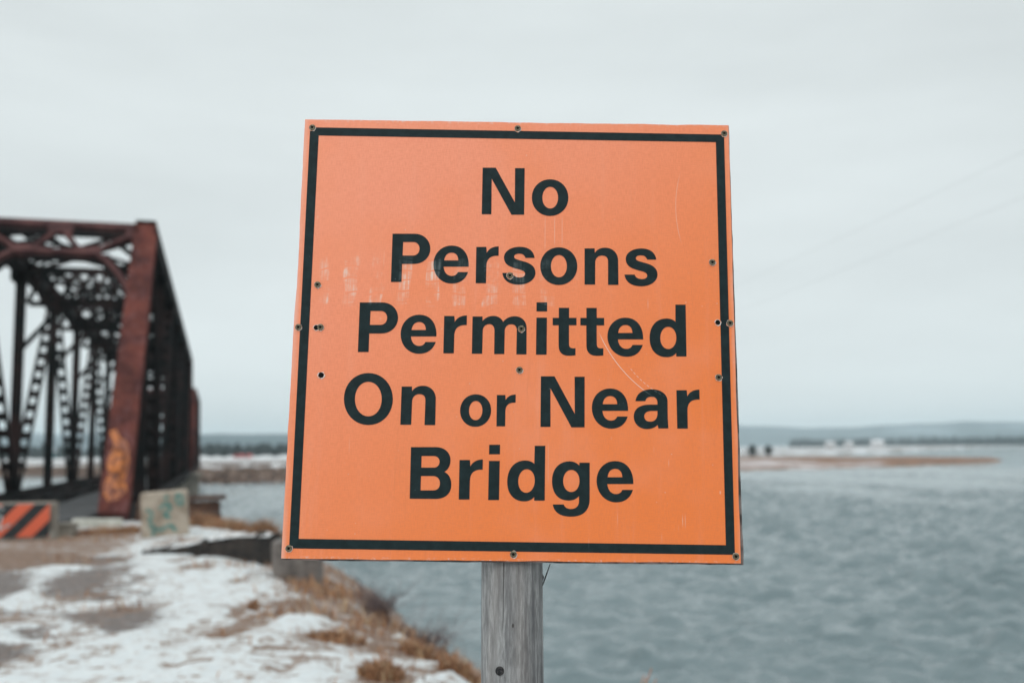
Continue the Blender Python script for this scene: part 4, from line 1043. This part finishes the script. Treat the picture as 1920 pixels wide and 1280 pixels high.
house(456, 864, 300, 4.4, 4, 1.0, 1.1, wall_w, roof_r, 'small red-roofed shed on the far snowy bank between bridge and sign', group=g_h)
house(106, 856, 430, 6, 6, 2.2, .6, wall_t, roof_s, 'low teal building seen through the bridge truss', group=g_h)

# ---- power line high over the right-hand side
wirem = Mat('wire_metal', .5, (.06, .065, .07)); plw = Mat('pole_wood', .9, (.10, .085, .07))
wa = at_depth(1920, 285, 25.0); wb = at_depth(1690, 385, 30.4)
wdir = (wb - wa)[:2] / np.linalg.norm((wb - wa)[:2]); wz_ = wa[2]
near_xy = wa[:2] - wdir * 48; far_xy = wa[:2] + wdir * 158
for i, (zoff, lab) in enumerate(((0, 'upper of two thin power wires crossing the sky at the right edge'), (-1.13, 'lower of two thin power wires crossing the sky at the right edge'))):
    mb = MB(); pts = []
    for t in np.linspace(0, 1, 40):
        q = near_xy * (1 - t) + far_xy * t; ta = 48 / 206
        sag = lambda t_: -2.4 * 4 * t_ * (1 - t_)
        pts.append((q[0], q[1], wz_ + zoff + sag(t) - sag(ta)))
    mb.tube(pts, .0019, 6); o = mb.build('power_line', wirem.m); tag(o, lab, 'power line', 'power wires over the river')
for q, nm in ((near_xy, 'wooden pole carrying two wires on the near bank behind the viewer'), (far_xy, 'wooden pole carrying two wires on the far bank behind the sign')):
    zg = gz(q[0], q[1]) if q is near_xy else WZ
    e0 = empty('utility_pole', (q[0], q[1], zg - .5)); tag(e0, nm, 'utility pole', 'poles of the power line')
    top = wz_ + 2.4 * 4 * (48 / 206) * (1 - 48 / 206) - zg + .5
    mb = MB(); mb.tube([(0, 0, 0), (0, 0, top + .6)], [.17, .11], 12); mb.build('pole', plw.m, e0)
    mb = MB(); mb.box((-.9, -.06, top - .15), (.9, .06, top - .02)); mb.build('crossarm', plw.m, e0)

# ================================================================== HAZE
hz = bpy.data.materials.new('pale_haze'); hz.use_nodes = True
t_ = hz.node_tree
for n in list(t_.nodes):
    if n.type != 'OUTPUT_MATERIAL': t_.nodes.remove(n)
pv_ = t_.nodes.new('ShaderNodeVolumePrincipled'); pv_.inputs['Color'].default_value = (.80, .94, 1.0, 1); pv_.inputs['Density'].default_value = .00025
pv_.inputs['Anisotropy'].default_value = .2
t_.links.new(pv_.outputs[0], [n for n in t_.nodes if n.type == 'OUTPUT_MATERIAL'][0].inputs['Volume'])
mb = MB(); mb.box((-4600, -4600, -8), (4600, 4600, 110)); hz_o = mb.build('haze', hz); tag(hz_o, kind='stuff')
hz_o.display_type = 'WIRE'
